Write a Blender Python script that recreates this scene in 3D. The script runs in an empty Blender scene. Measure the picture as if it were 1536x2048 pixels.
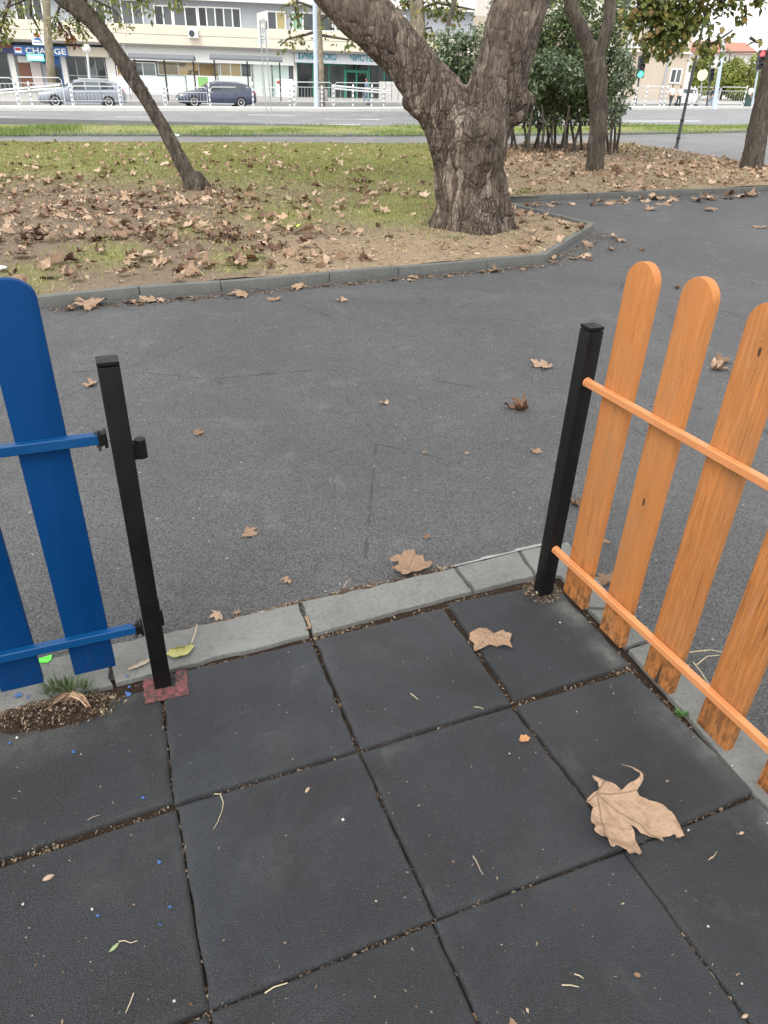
import bpy, bmesh, math, random
import numpy as np
from mathutils import Vector, Matrix
random.seed(7)
RNG = np.random.default_rng(11)
S = bpy.context.scene
COL = S.collection
R = math.radians

# ------------------------------------------------------------------ camera, world, sun, exposure
F_PX, CAM_H = 1430.0, 1.606
PITCH, ROLL = math.atan((1024 - 150) / F_PX), R(2.0)
FW = np.array([0, math.cos(PITCH), -math.sin(PITCH)])
U0 = np.array([0, math.sin(PITCH), math.cos(PITCH)])
X0 = np.array([1.0, 0, 0])
RT = X0 * math.cos(ROLL) + U0 * math.sin(ROLL)
UP = -X0 * math.sin(ROLL) + U0 * math.cos(ROLL)
CP = np.array([0, 0, CAM_H])
cd = bpy.data.cameras.new('camera')
cam = bpy.data.objects.new('camera', cd)
COL.objects.link(cam)
cam.matrix_world = Matrix(((RT[0], UP[0], -FW[0], 0), (RT[1], UP[1], -FW[1], 0), (RT[2], UP[2], -FW[2], CAM_H), (0, 0, 0, 1)))
cd.sensor_fit = 'VERTICAL'
cd.sensor_height = 36
cd.lens = F_PX / 2048 * 36
cd.clip_start, cd.clip_end = 0.05, 3000
S.camera = cam

SUN_EL, SUN_AZ = 52, 205          # degrees; azimuth measured clockwise from +Y (the light comes from behind the camera)
w = bpy.data.worlds.new('World')
S.world = w
w.use_nodes = True
wn = w.node_tree
wn.nodes.clear()
sky = wn.nodes.new('ShaderNodeTexSky')
sky.sky_type = 'NISHITA'
sky.sun_disc = False
sky.sun_elevation = R(SUN_EL)
sky.sun_rotation = R(SUN_AZ)
sky.air_density, sky.dust_density, sky.ozone_density = 1.0, 4.0, 1.0
hs = wn.nodes.new('ShaderNodeHueSaturation')      # an overcast sky is nearly grey
hs.inputs['Saturation'].default_value = 0.16
bg = wn.nodes.new('ShaderNodeBackground')
bg.inputs['Strength'].default_value = 0.15
wo = wn.nodes.new('ShaderNodeOutputWorld')
wn.links.new(sky.outputs[0], hs.inputs['Color'])
cloud = wn.nodes.new('ShaderNodeMix')             # an even layer of bright cloud over it
cloud.data_type = 'RGBA'
cloud.inputs[0].default_value = 0.7
cloud.inputs[7].default_value = (6.5, 6.45, 6.42, 1)
wn.links.new(hs.outputs[0], cloud.inputs[6])
wn.links.new(cloud.outputs[2], bg.inputs['Color'])
wn.links.new(bg.outputs[0], wo.inputs['Surface'])
sl = bpy.data.lights.new('sun', 'SUN')
sl.energy = 0.8
sl.angle = R(25)
sl.color = (1.0, 0.96, 0.9)
so = bpy.data.objects.new('sun', sl)
COL.objects.link(so)
_d = Vector((math.sin(R(SUN_AZ)) * math.cos(R(SUN_EL)), math.cos(R(SUN_AZ)) * math.cos(R(SUN_EL)), math.sin(R(SUN_EL))))
so.rotation_euler = _d.to_track_quat('Z', 'Y').to_euler()
S.view_settings.view_transform = 'Standard'
S.view_settings.look = 'None'
S.view_settings.gamma = 1
S.view_settings.use_curve_mapping = False
S.view_settings.exposure = 1.15
S.render.engine = 'CYCLES'
S.cycles.max_bounces = 6
S.cycles.transparent_max_bounces = 6

# ------------------------------------------------------------------ terrain and survey helpers
def sstep(a, b, x):
    t = np.clip((np.asarray(x, float) - a) / (b - a), 0, 1)
    return t * t * (3 - 2 * t)
def gz(x, y):                       # the park is level, the street beyond falls away to the left
    return sstep(14, 28, y) * (-.3 + .0127 * np.clip(x, -30, 40))
def P(wp):
    d = np.atleast_2d(np.asarray(wp, float)) - CP
    z = d @ FW
    return np.stack([768 + F_PX * (d @ RT) / z, 1024 - F_PX * (d @ UP) / z], 1)
def ray(px, py):
    return FW + RT * (px - 768) / F_PX - UP * (py - 1024) / F_PX
def G(px, py, off=0.0):             # where a sight line meets the terrain (+ off)
    d = ray(px, py)
    z = 0.0
    for _ in range(40):
        t = (z + off - CAM_H) / d[2]
        g = CP + d * t
        z = .5 * z + .5 * float(gz(g[0], g[1]))
    g[2] = z + off
    return g
def Yp(px, py, Y):                  # where a sight line meets the upright plane y = Y
    d = ray(px, py)
    return CP + d * (Y / d[1])
def height_to(g, py):               # how tall something standing at g must be to reach image row py
    lo, hi = 0.0, 40.0
    for _ in range(40):
        m = .5 * (lo + hi)
        if P(g + np.array([0, 0, m]))[0, 1] > py: lo = m
        else: hi = m
    return lo
YAW = R(23)
UD = np.array([math.cos(YAW), math.sin(YAW), 0])         # along the front kerb
TD = np.array([math.sin(YAW), -math.cos(YAW), 0])        # along the side kerb, towards the viewer
ZD = np.array([0, 0, 1.0])

# ------------------------------------------------------------------ noise (numpy)
def _h(ix, iy, iz, s=0):
    n = (ix.astype(np.int64) * 374761393 + iy.astype(np.int64) * 668265263 + iz.astype(np.int64) * 2147483647 + s * 1274126177) & 0xffffffff
    n = ((n ^ (n >> 13)) * 1274126177) & 0xffffffff
    return ((n ^ (n >> 16)) & 0xffffff) / float(0xffffff)
def vnoise(p, s=0):
    p = np.asarray(p, float)
    i = np.floor(p); f = p - i; f = f * f * (3 - 2 * f)
    o = 0
    for dx in (0, 1):
        for dy in (0, 1):
            for dz in (0, 1):
                o = o + _h(i[:, 0] + dx, i[:, 1] + dy, i[:, 2] + dz, s) * (f[:, 0] if dx else 1 - f[:, 0]) * (f[:, 1] if dy else 1 - f[:, 1]) * (f[:, 2] if dz else 1 - f[:, 2])
    return o * 2 - 1
def fbm(p, s=0, o=3):
    r = 0; a = 1; p = np.asarray(p, float)
    for k in range(o):
        r = r + a * vnoise(p * 2 ** k, s + k); a *= .5
    return r
def worley(p, s=0):                 # F1, F2, cell random
    p = np.asarray(p, float); i = np.floor(p)
    f1 = np.full(len(p), 9.0); f2 = f1.copy(); idn = np.zeros(len(p))
    for dx in (-1, 0, 1):
        for dy in (-1, 0, 1):
            for dz in (-1, 0, 1):
                c = i + [dx, dy, dz]
                q = c + np.stack([_h(c[:, 0], c[:, 1], c[:, 2], s + k) for k in (1, 2, 3)], 1)
                d = np.linalg.norm(p - q, axis=1); h = _h(c[:, 0], c[:, 1], c[:, 2], s + 9)
                m = d < f1
                f2 = np.where(m, f1, np.minimum(f2, d)); idn = np.where(m, h, idn); f1 = np.where(m, d, f1)
    return f1, f2, idn

# ------------------------------------------------------------------ materials
MATS = {}
class NT:
    def __init__(s, name):
        s.m = bpy.data.materials.new(name); s.m.use_nodes = True; s.t = s.m.node_tree; s.n = s.t.nodes
        s.b = s.n['Principled BSDF']; s.tc = s.n.new('ShaderNodeTexCoord'); MATS[name] = s.m
    def link(s, a, b): s.t.links.new(a, b)
    def val(s, sock, v):
        if hasattr(v, 'is_output') or isinstance(v, bpy.types.NodeSocket): s.link(v, sock)
        else: sock.default_value = v
    def map(s, scale=(1, 1, 1), loc=None, src=None):
        n = s.n.new('ShaderNodeMapping'); s.link(src or s.tc.outputs['Object'], n.inputs['Vector'])
        n.inputs['Scale'].default_value = scale
        if loc is not None: s.val(n.inputs['Location'], loc)
        return n.outputs[0]
    def noise(s, scale, detail=4, rough=.6, vec=None, dist=0):
        n = s.n.new('ShaderNodeTexNoise'); s.link(vec or s.tc.outputs['Object'], n.inputs['Vector'])
        n.inputs['Scale'].default_value = scale; n.inputs['Detail'].default_value = detail; n.inputs['Roughness'].default_value = rough; n.inputs['Distortion'].default_value = dist
        return n.outputs['Fac']
    def vor(s, scale, feature='F1', vec=None, out='Distance', rnd=1):
        n = s.n.new('ShaderNodeTexVoronoi'); n.feature = feature; s.link(vec or s.tc.outputs['Object'], n.inputs['Vector'])
        n.inputs['Scale'].default_value = scale; n.inputs['Randomness'].default_value = rnd
        return n.outputs[out]
    def ramp(s, fac, stops):
        n = s.n.new('ShaderNodeValToRGB'); s.link(fac, n.inputs[0]); e = n.color_ramp.elements
        while len(e) < len(stops): e.new(.5)
        for k, (p, c) in enumerate(stops):
            e[k].position = p; e[k].color = (*c, 1) if not isinstance(c, (int, float)) else (c, c, c, 1)
        return n.outputs[0]
    def mix(s, fac, a, b, mode='MIX'):
        n = s.n.new('ShaderNodeMix'); n.data_type = 'RGBA'; n.blend_type = mode
        s.val(n.inputs[0], fac)
        for k, v in ((6, a), (7, b)): s.val(n.inputs[k], v if not isinstance(v, tuple) else (*v, 1))
        return n.outputs[2]
    def math(s, op, a, b=0.0, c=None):
        n = s.n.new('ShaderNodeMath'); n.operation = op; s.val(n.inputs[0], a); s.val(n.inputs[1], b)
        if c is not None: s.val(n.inputs[2], c)
        return n.outputs[0]
    def bump(s, hgt, dist=.005, strength=1.0, normal=None):
        n = s.n.new('ShaderNodeBump'); n.inputs['Strength'].default_value = strength; n.inputs['Distance'].default_value = dist
        s.link(hgt, n.inputs['Height'])
        if normal is not None: s.link(normal, n.inputs['Normal'])
        s.link(n.outputs[0], s.b.inputs['Normal']); return n.outputs[0]
    def attr(s, name):
        n = s.n.new('ShaderNodeAttribute'); n.attribute_name = name; return n.outputs['Fac']
    def orand(s): return s.n.new('ShaderNodeObjectInfo').outputs['Random']
    def ocol(s): return s.n.new('ShaderNodeObjectInfo').outputs['Color']
    def island(s): return s.n.new('ShaderNodeNewGeometry').outputs['Random Per Island']
    def done(s, col=None, rough=.8, spec=None, metal=None):
        if col is not None: s.val(s.b.inputs['Base Color'], col if not isinstance(col, tuple) else (*col, 1))
        s.val(s.b.inputs['Roughness'], rough)
        if spec is not None: s.val(s.b.inputs['Specular IOR Level'], spec)
        if metal is not None: s.b.inputs['Metallic'].default_value = metal
        return s.m

def plain(name, c, rough=.6, var=.12, scale=6, spec=None, metal=None):
    n = NT(name); k = n.noise(scale, 5, .65)
    return n.done(n.mix(k, tuple(x * (1 - var) for x in c), tuple(min(1, x * (1 + var)) for x in c)), rough, spec, metal)

def m_rubber():
    n = NT('rubber')
    big = n.noise(2.3, 4, .6); gran = n.vor(330); gr2 = n.noise(520, 2, .5); fine = n.noise(640, 2, .6)
    base = n.mix(n.ramp(big, [(.3, 0.0), (.72, 1.0)]), (.0125, .0142, .0170), (.0265, .0302, .0365))
    base = n.mix(1.0, base, n.ocol(), 'MULTIPLY')
    base = n.mix(n.math('MULTIPLY', n.ramp(gr2, [(.42, 0.0), (.70, 1.0)]), .75), base, (.064, .069, .077))
    base = n.mix(n.math('MULTIPLY', n.ramp(fine, [(.28, 1.0), (.46, 0.0)]), .8), base, (.006, .006, .007))
    base = n.mix(n.math('MULTIPLY', n.ramp(n.noise(1.7, 6, .68, dist=.5), [(.44, 0.0), (.62, 1.0)]), .5), base, (.011, .011, .0095))
    base = n.mix(n.math('MULTIPLY', n.ramp(n.noise(3.1, 6, .7, dist=.8), [(.52, 0.0), (.72, 1.0)]), .35), base, (.052, .054, .057))
    fl = n.vor(38, 'F1'); pick = n.vor(38, 'F1', out='Color')
    sp = n.n.new('ShaderNodeSeparateColor'); n.link(pick, sp.inputs[0])
    m = n.math('MULTIPLY', n.math('LESS_THAN', fl, .075), n.math('GREATER_THAN', sp.outputs[0], .82))
    base = n.mix(n.math('MULTIPLY', m, .8), base, (.34, .32, .28))
    fl2 = n.vor(11, 'F1'); pk2 = n.vor(11, 'F1', out='Color'); sp2 = n.n.new('ShaderNodeSeparateColor'); n.link(pk2, sp2.inputs[0])
    m2 = n.math('MULTIPLY', n.math('LESS_THAN', fl2, .035), n.math('GREATER_THAN', sp2.outputs[1], .6))
    base = n.mix(m2, base, (.45, .43, .4))
    scuff = n.ramp(n.noise(6, 6, .7, dist=.6), [(.58, 0.0), (.75, 1.0)])
    base = n.mix(n.math('MULTIPLY', scuff, n.math('MULTIPLY', gr2, .62)), base, (.12, .122, .125))
    edge = n.attr('dust')
    base = n.mix(n.math('MULTIPLY', edge, n.ramp(n.noise(14, 5, .7), [(.35, .15), (.7, 1.0)])), base, (.22, .218, .20))
    hgt = n.math('ADD', n.math('MULTIPLY', gran, .9), n.math('MULTIPLY', gr2, .7))
    n.bump(hgt, .0042, 1.0)
    return n.done(base, n.ramp(big, [(.3, .62), (.7, .8)]), .42)

def m_asphalt(name, lo, hi, chip=1.0):
    n = NT(name)
    st = n.vor(140); st2 = n.vor(300); cellc = n.vor(140, out='Color'); big = n.noise(.7, 5, .65); mid = n.noise(9, 4, .6)
    sp = n.n.new('ShaderNodeSeparateColor'); n.link(cellc, sp.inputs[0])
    base = n.mix(n.ramp(big, [(.3, 0.0), (.7, 1.0)]), lo, hi)
    base = n.mix(n.math('MULTIPLY', n.ramp(mid, [(.4, 0.0), (.7, 1.0)]), .35), base, tuple(x * 1.35 for x in hi))
    base = n.mix(n.math('MULTIPLY', n.ramp(sp.outputs[0], [(.1, 0.0), (1.0, 1.0)]), .45), base, tuple(x * 2.0 for x in hi))
    base = n.mix(n.math('MULTIPLY', n.ramp(st, [(.40, 0.0), (.68, 1.0)]), .60), base, (.015, .015, .016))
    pat = n.noise(.38, 6, .7, dist=.8)
    base = n.mix(n.math('MULTIPLY', n.ramp(pat, [(.40, 0.0), (.58, 1.0)]), .32), base, tuple(x * .45 for x in lo))
    base = n.mix(n.math('MULTIPLY', n.ramp(n.noise(3.2, 7, .75), [(.56, 0.0), (.68, 1.0)]), .22), base, tuple(x * 2.2 for x in hi))
    fl = n.vor(20); fc = n.vor(20, out='Color'); s2 = n.n.new('ShaderNodeSeparateColor'); n.link(fc, s2.inputs[0])
    m = n.math('MULTIPLY', n.math('LESS_THAN', fl, .085), n.math('GREATER_THAN', s2.outputs[0], .78))
    base = n.mix(n.math('MULTIPLY', m, .85 * chip), base, (.42, .41, .38))
    ck = n.vor(.9, 'DISTANCE_TO_EDGE', vec=n.map((1, 1, .01), src=None))
    wob = n.noise(5, 4, .7)
    ckm = n.math('MULTIPLY', n.math('LESS_THAN', n.math('ADD', ck, n.math('MULTIPLY', n.math('SUBTRACT', wob, .5), .05)), .0022), n.math('GREATER_THAN', n.noise(.6, 2), .5))
    base = n.mix(n.math('MULTIPLY', ckm, .5), base, (.012, .012, .012))
    hgt = n.math('SUBTRACT', n.math('ADD', n.math('MULTIPLY', st, -1.0), n.math('MULTIPLY', st2, -.35)), n.math('MULTIPLY', ckm, 1.0))
    n.bump(hgt, .0075, .85)
    return n.done(base, .72, .45)

def m_concrete(name, lo, hi, rough=.9):
    n = NT(name)
    a = n.noise(3, 6, .7); b = n.noise(70, 4, .7); c = n.noise(18, 5, .65, vec=n.map((1, 1, 1)), dist=1.2)
    base = n.mix(n.ramp(a, [(.3, 0.0), (.7, 1.0)]), lo, hi)
    base = n.mix(n.math('MULTIPLY', n.ramp(c, [(.5, 0.0), (.62, 1.0)]), .35), base, tuple(x * .72 for x in lo))
    base = n.mix(n.math('MULTIPLY', n.ramp(b, [(.35, 1.0), (.5, 0.0)]), .5), base, tuple(x * .55 for x in lo))
    base = n.mix(n.math('MULTIPLY', n.orand(), .22), base, tuple(min(1, x * 1.25) for x in hi))
    n.bump(n.math('ADD', n.math('MULTIPLY', b, .6), c), .004, .7)
    return n.done(base, rough, .3)

def m_wood(name, c, worn, wornamt, grain_str, dirty=.75, spec=.28, knot=None):
    n = NT(name)
    off = n.math('MULTIPLY', n.orand(), 37.0)
    cb = n.n.new('ShaderNodeCombineXYZ'); n.link(off, cb.inputs[0]); n.link(off, cb.inputs[2]); n.link(off, cb.inputs[1])
    v = n.map((1, 1, .07), cb.outputs[0])
    g1 = n.noise(46, 4, .6, vec=v, dist=1.4); g2 = n.noise(150, 3, .6, vec=n.map((1, 1, .03), cb.outputs[0]))
    pat = n.noise(7, 5, .65, vec=n.map((1, 1, .35), cb.outputs[0]))
    line = n.ramp(g1, [(.40, 1.0), (.47, 0.0), (.53, 0.0), (.60, 1.0)])
    line2 = n.ramp(g2, [(.30, 1.0), (.40, 0.0)])
    gs = n.math('MULTIPLY', n.math('ADD', .35, n.math('MULTIPLY', n.math('FRACT', n.math('MULTIPLY', n.orand(), 5.3)), 1.3)), grain_str)
    base = n.mix(n.ramp(pat, [(.3, 0.0), (.7, 1.0)]), tuple(x * .86 for x in c), c)
    k = n.math('MULTIPLY', n.ramp(pat, [(.45, 0.0), (.7, 1.0)]), wornamt)
    base = n.mix(k, base, worn)
    base = n.mix(n.math('MULTIPLY', n.math('SUBTRACT', 1.0, line), gs), base, tuple(x * .52 for x in c))
    base = n.mix(n.math('MULTIPLY', line2, n.math('MULTIPLY', gs, 1.7)), base, tuple(x * .3 for x in c))
    sz = n.n.new('ShaderNodeSeparateXYZ'); n.link(n.tc.outputs['Object'], sz.inputs[0])
    dirt = n.math('MULTIPLY', n.ramp(sz.outputs[2], [(.08, 1.0), (.30, .0)]), n.ramp(n.noise(65, 6, .75, vec=n.map((1, 1, .4), cb.outputs[0])), [(.46, 0.0), (.58, 1.0)]))
    base = n.mix(n.math('MULTIPLY', dirt, dirty), base, (.055, .035, .02))
    chalk = n.math('MULTIPLY', n.ramp(n.noise(60, 5, .7, vec=n.map((1, 1, .035), cb.outputs[0])), [(.60, 0.0), (.70, 1.0)]), n.ramp(n.noise(4, 3, .6, vec=n.map((1, 1, .8), cb.outputs[0])), [(.52, 0.0), (.68, 1.0)]))
    base = n.mix(n.math('MULTIPLY', chalk, .45 * dirty), base, tuple(min(1, x * .5 + .32) for x in c))
    for kx, ky, kz in knot or ():
        vs_ = n.n.new('ShaderNodeVectorMath'); vs_.operation = 'SUBTRACT'; n.link(n.tc.outputs['Object'], vs_.inputs[0]); vs_.inputs[1].default_value = (kx, ky, kz)
        vl = n.n.new('ShaderNodeVectorMath'); vl.operation = 'LENGTH'; n.link(n.map((1, 1, .38), src=vs_.outputs[0]), vl.inputs[0]); dk_ = n.math('ADD', vl.outputs['Value'], n.math('MULTIPLY', n.math('SUBTRACT', n.noise(30, 3), .5), .010))
        rg_ = n.math('MULTIPLY', n.ramp(n.math('FRACT', n.math('MULTIPLY', dk_, 190.0)), [(.0, 1.0), (.35, 0.0), (.8, 0.0), (1.0, 1.0)]), n.ramp(n.math('MULTIPLY', dk_, 30.0), [(.3, 1.0), (.9, 0.0)]))
        base = n.mix(n.math('MULTIPLY', rg_, .5), base, tuple(x * .4 for x in c))
        base = n.mix(n.math('LESS_THAN', dk_, .0045), base, (.06, .03, .015))
    st = n.ramp(n.noise(9, 5, .7, vec=n.map((1, 1, .09), cb.outputs[0])), [(.63, 0.0), (.76, 1.0)])
    base = n.mix(n.math('MULTIPLY', st, .5 * grain_str), base, (.09, .06, .035))
    n.bump(n.math('SUBTRACT', n.math('MULTIPLY', n.math('SUBTRACT', 1.0, line), -.5), line2), .0022, .9 * min(1, grain_str * 1.5))
    return n.done(base, n.ramp(pat, [(.3, .45), (.7, .65)]), spec)

def m_metal_paint(name, c, rough=.35, chipc=None, chipamt=.6):
    n = NT(name)
    a = n.noise(14, 5, .7); b = n.noise(120, 4, .7)
    base = n.mix(a, tuple(x * .85 for x in c), tuple(x * 1.1 for x in c))
    if chipc: base = n.mix(n.math('MULTIPLY', n.ramp(n.noise(24, 6, .75), [(.62, 0.0), (.67, 1.0)]), chipamt), base, chipc)
    n.bump(n.math('ADD', n.math('MULTIPLY', a, .3), n.math('MULTIPLY', b, .25)), .0012, .3)
    return n.done(base, n.ramp(a, [(.3, rough * .8), (.7, rough * 1.4)]), .28)

def m_leaf(name, cols, rough=.62, vein=True, trans=0.0):
    n = NT(name)
    r = n.math('FRACT', n.math('ADD', n.math('MULTIPLY', n.orand(), 7.3), n.math('MULTIPLY', n.island(), 5.1)))
    base = n.ramp(r, cols)
    sp = n.noise(9, 6, .7)
    base = n.mix(n.math('MULTIPLY', n.ramp(sp, [(.5, 0.0), (.72, 1.0)]), .45), base, tuple(x * .5 for x in cols[0][1]))
    if vein:
        s = n.n.new('ShaderNodeSeparateXYZ'); n.link(n.tc.outputs['Object'], s.inputs[0])
        ax = n.math('ABSOLUTE', s.outputs[0]); y = s.outputs[1]
        tot = None; side = None
        for a in (0, 50, 98):
            cx, cy = math.sin(R(a)), math.cos(R(a))
            cr = n.math('ABSOLUTE', n.math('SUBTRACT', n.math('MULTIPLY', ax, cy), n.math('MULTIPLY', y, cx)))
            dt = n.math('ADD', n.math('MULTIPLY', ax, cx), n.math('MULTIPLY', y, cy))
            m = n.math('MULTIPLY', n.math('LESS_THAN', cr, .012), n.math('GREATER_THAN', dt, .0))
            tot = m if tot is None else n.math('MAXIMUM', tot, m)
            if a < 90:
                fr = n.math('FRACT', n.math('MULTIPLY', n.math('SUBTRACT', dt, n.math('MULTIPLY', cr, .8)), 6.5))
                sm = n.math('MULTIPLY', n.math('MULTIPLY', n.math('LESS_THAN', fr, .09), n.math('LESS_THAN', cr, .26)), n.math('GREATER_THAN', dt, .12))
                side = sm if side is None else n.math('MAXIMUM', side, sm)
        base = n.mix(n.math('MULTIPLY', tot, .6), base, tuple(x * .42 for x in cols[1][1]))
        base = n.mix(n.math('MULTIPLY', side, .2), base, tuple(x * .45 for x in cols[1][1]))
        n.bump(n.math('ADD', n.math('MULTIPLY', tot, -.6), sp), .02, .5)
    if trans: n.b.inputs['Transmission Weight'].default_value = 0
    return n.done(base, rough, .4)

def m_bark(name, dark, mid, light, zs=.35, cell=13.0, fiss=1.0):
    n = NT(name)
    ck = n.attr('crack'); pl = n.attr('plate')
    w1 = n.n.new('ShaderNodeTexNoise'); w1.inputs['Scale'].default_value = 7; w1.inputs['Detail'].default_value = 5; n.link(n.tc.outputs['Object'], w1.inputs['Vector'])
    vm = n.n.new('ShaderNodeVectorMath'); vm.operation = 'MULTIPLY_ADD'; n.link(w1.outputs['Color'], vm.inputs[0]); vm.inputs[1].default_value = (.045, .045, .08); n.link(n.tc.outputs['Object'], vm.inputs[2])
    v = n.map((1, 1, zs), src=vm.outputs[0])
    e1 = n.vor(cell, 'DISTANCE_TO_EDGE', vec=v); c1 = n.vor(cell, out='Color', vec=v); e2 = n.vor(cell * 2.3, 'DISTANCE_TO_EDGE', vec=v); c2 = n.vor(cell * 2.3, out='Color', vec=v)
    s1 = n.n.new('ShaderNodeSeparateColor'); n.link(c1, s1.inputs[0]); s2 = n.n.new('ShaderNodeSeparateColor'); n.link(c2, s2.inputs[0])
    a = n.noise(30, 6, .7, vec=v); b = n.noise(110, 4, .7, vec=v); big = n.noise(1.7, 4, .6); med = n.noise(4.5, 5, .65, vec=n.map((1, 1, .5)))
    f1 = n.ramp(e1, [(.0, 1.0), (.10, 0.0)]); f2 = n.ramp(e2, [(.0, 1.0), (.13, 0.0)])
    sz = n.n.new('ShaderNodeSeparateXYZ'); n.link(n.tc.outputs['Object'], sz.inputs[0])      # old plated bark at the foot, smoother bark on the limbs
    rug = n.math('MULTIPLY', n.ramp(big, [(.36, .3), (.6, 1.0)]), n.ramp(n.math('MULTIPLY', sz.outputs[2], .33), [(.40, 1.0), (.72, .28)]))
    base = n.mix(n.ramp(a, [(.3, 0.0), (.7, 1.0)]), dark, mid)
    base = n.mix(n.math('MULTIPLY', s2.outputs[0], .45), base, mid)
    base = n.mix(n.math('MULTIPLY', n.ramp(s1.outputs[2], [(.2, 0.0), (1.0, 1.0)]), .6), base, tuple(x * .75 for x in light))
    base = n.mix(n.ramp(s2.outputs[2], [(.7, 0.0), (.95, .6)]), base, tuple(x * .55 for x in dark))
    base = n.mix(n.math('MULTIPLY', n.math('MULTIPLY', n.ramp(s1.outputs[1], [(.62, 0.0), (.72, 1.0)]), n.ramp(med, [(.46, 0.0), (.6, 1.0)])), .85), base, light)
    base = n.mix(n.math('MULTIPLY', n.ramp(med, [(.3, 1.0), (.45, 0.0)]), .35), base, tuple(x * .6 for x in dark))
    base = n.mix(n.math('MULTIPLY', n.ramp(big, [(.22, 1.0), (.40, 0.0)]), .3), base, (.07, .078, .045))
    fis = n.math('MULTIPLY', n.math('MAXIMUM', f1, n.math('MULTIPLY', f2, .5)), n.math('MULTIPLY', rug, fiss))
    base = n.mix(n.math('MULTIPLY', fis, .6), base, tuple(x * .22 for x in dark))
    base = n.mix(n.math('MULTIPLY', ck, .5), base, tuple(x * .3 for x in dark))
    hgt = n.math('ADD', n.math('MULTIPLY', fis, -1.0), n.math('ADD', n.math('MULTIPLY', s1.outputs[0], .55), n.math('ADD', n.math('MULTIPLY', s2.outputs[1], .25), n.math('MULTIPLY', n.math('ADD', a, b), .3))))
    n.bump(hgt, .033 * fiss, 1.0)
    return n.done(base, .9, .25)

def m_lawn():
    n = NT('lawn_ground')
    a = n.noise(1.6, 6, .7); b = n.noise(26, 6, .75); c = n.noise(7, 5, .7)
    soil = n.mix(b, (.10, .077, .056), (.33, .255, .185))
    straw = n.mix(b, (.20, .15, .10), (.42, .325, .225))
    green = n.mix(b, (.15, .17, .055), (.34, .345, .14))
    base = n.mix(n.ramp(n.math('ADD', n.math('MULTIPLY', c, .5), n.math('MULTIPLY', n.attr('straw'), .8)), [(.35, 0.0), (.8, 1.0)]), soil, straw)
    base = n.mix(n.ramp(n.math('ADD', n.math('MULTIPLY', a, .6), n.math('MULTIPLY', n.attr('green'), .9)), [(.5, 0.0), (1.0, .9)]), base, green)
    n.bump(n.math('ADD', b, c), .04, .8)
    return n.done(base, .95, .1)

def m_facade(name, c, joints=1.1):
    n = NT(name)
    a = n.noise(.5, 5, .65); b = n.noise(2.2, 5, .7, vec=n.map((1, 1, .15)))
    base = n.mix(a, tuple(x * .9 for x in c), tuple(min(1, x * 1.06) for x in c))
    base = n.mix(n.math('MULTIPLY', n.ramp(b, [(.55, 0.0), (.8, 1.0)]), .3), base, tuple(x * .6 for x in c))
    return n.done(base, .85, .3)

def glass(name, c, rough=.06):
    n = NT(name); k = n.noise(.7, 3); r = n.orand()
    return n.done(n.mix(n.math('FRACT', n.math('ADD', k, n.math('MULTIPLY', r, 3.7))), tuple(x * .4 for x in c), tuple(x * 1.7 for x in c)), rough, .5)

def lamp(name, c, st):
    n = NT(name); n.b.inputs['Emission Color'].default_value = (*c, 1); n.b.inputs['Emission Strength'].default_value = st
    return n.done(tuple(x * .5 for x in c), .4)

BROWN = [(0, (.10, .058, .034)), (.2, (.22, .135, .08)), (.5, (.34, .225, .145)), (.8, (.47, .335, .23)), (.93, (.57, .43, .31)), (1, (.19, .095, .05))]
rubber = m_rubber()
asphalt = m_asphalt('asphalt', (.070, .0715, .0735), (.096, .098, .1005))
pathgrey = m_asphalt('road_asphalt', (.21, .215, .225), (.27, .275, .285), .3)
pathlight = m_asphalt('path_asphalt', (.17, .17, .172), (.22, .22, .22), .3)
kerbc = m_concrete('kerb_concrete', (.125, .128, .120), (.178, .182, .172))
lawnkerbc = m_concrete('lawn_kerb_concrete', (.10, .104, .097), (.145, .149, .138))
palekerb = m_concrete('pale_concrete', (.50, .50, .47), (.6, .6, .57))
orange_wood = m_wood('orange_wood', (.50, .195, .058), (.36, .172, .072), .85, .34, .85, .25, [(.149, -.322, .585), (.238, -.525, 1.10), (.142, -.335, 1.0)])
orange_metal = m_metal_paint('orange_metal', (.54, .225, .088), .38, (.58, .27, .13), .4)
blue_wood = m_wood('blue_wood', (.0004, .039, .146), (.0006, .042, .152), .3, .08, .12, .14)
blue_metal = m_metal_paint('blue_metal', (.002, .052, .165), .38, (.01, .075, .20), .4)
black_metal = m_metal_paint('black_metal', (.0032, .0034, .0042), .48, (.016, .008, .006), .5)
steel = m_metal_paint('bolt_steel', (.05, .05, .055), .4, (.10, .06, .04))
brown_leaf = m_leaf('brown_leaf', BROWN)
tan_leaf = m_leaf('tan_leaf', [(0, (.19, .115, .068)), (.5, (.265, .17, .108)), (1, (.35, .24, .16))])
dark_leaf = m_leaf('dark_leaf', [(0, (.07, .038, .022)), (.5, (.115, .06, .036)), (1, (.16, .09, .05))])
yellow_leaf = m_leaf('yellow_green_leaf', [(0, (.26, .27, .07)), (.5, (.34, .34, .11)), (1, (.42, .4, .16))], vein=False)
amber_leaf = m_leaf('amber_leaf', [(0, (.48, .23, .08)), (1, (.52, .27, .11))])
litter = m_leaf('leaf_litter', BROWN, vein=False)
chips = m_leaf('bark_chips', [(0, (.035, .022, .014)), (.35, (.085, .056, .036)), (.75, (.17, .12, .08)), (1, (.34, .28, .20))], .9, False)
def m_soil():
    n = NT('soil'); a = n.noise(60, 6, .75); b = n.noise(14, 4)
    n.bump(n.math('ADD', a, b), .012, 1.0)
    return n.done(n.mix(a, (.010, .0075, .006), (.060, .042, .030)), .97, .1)
soil = m_soil()
lawn_m = m_lawn()
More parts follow.
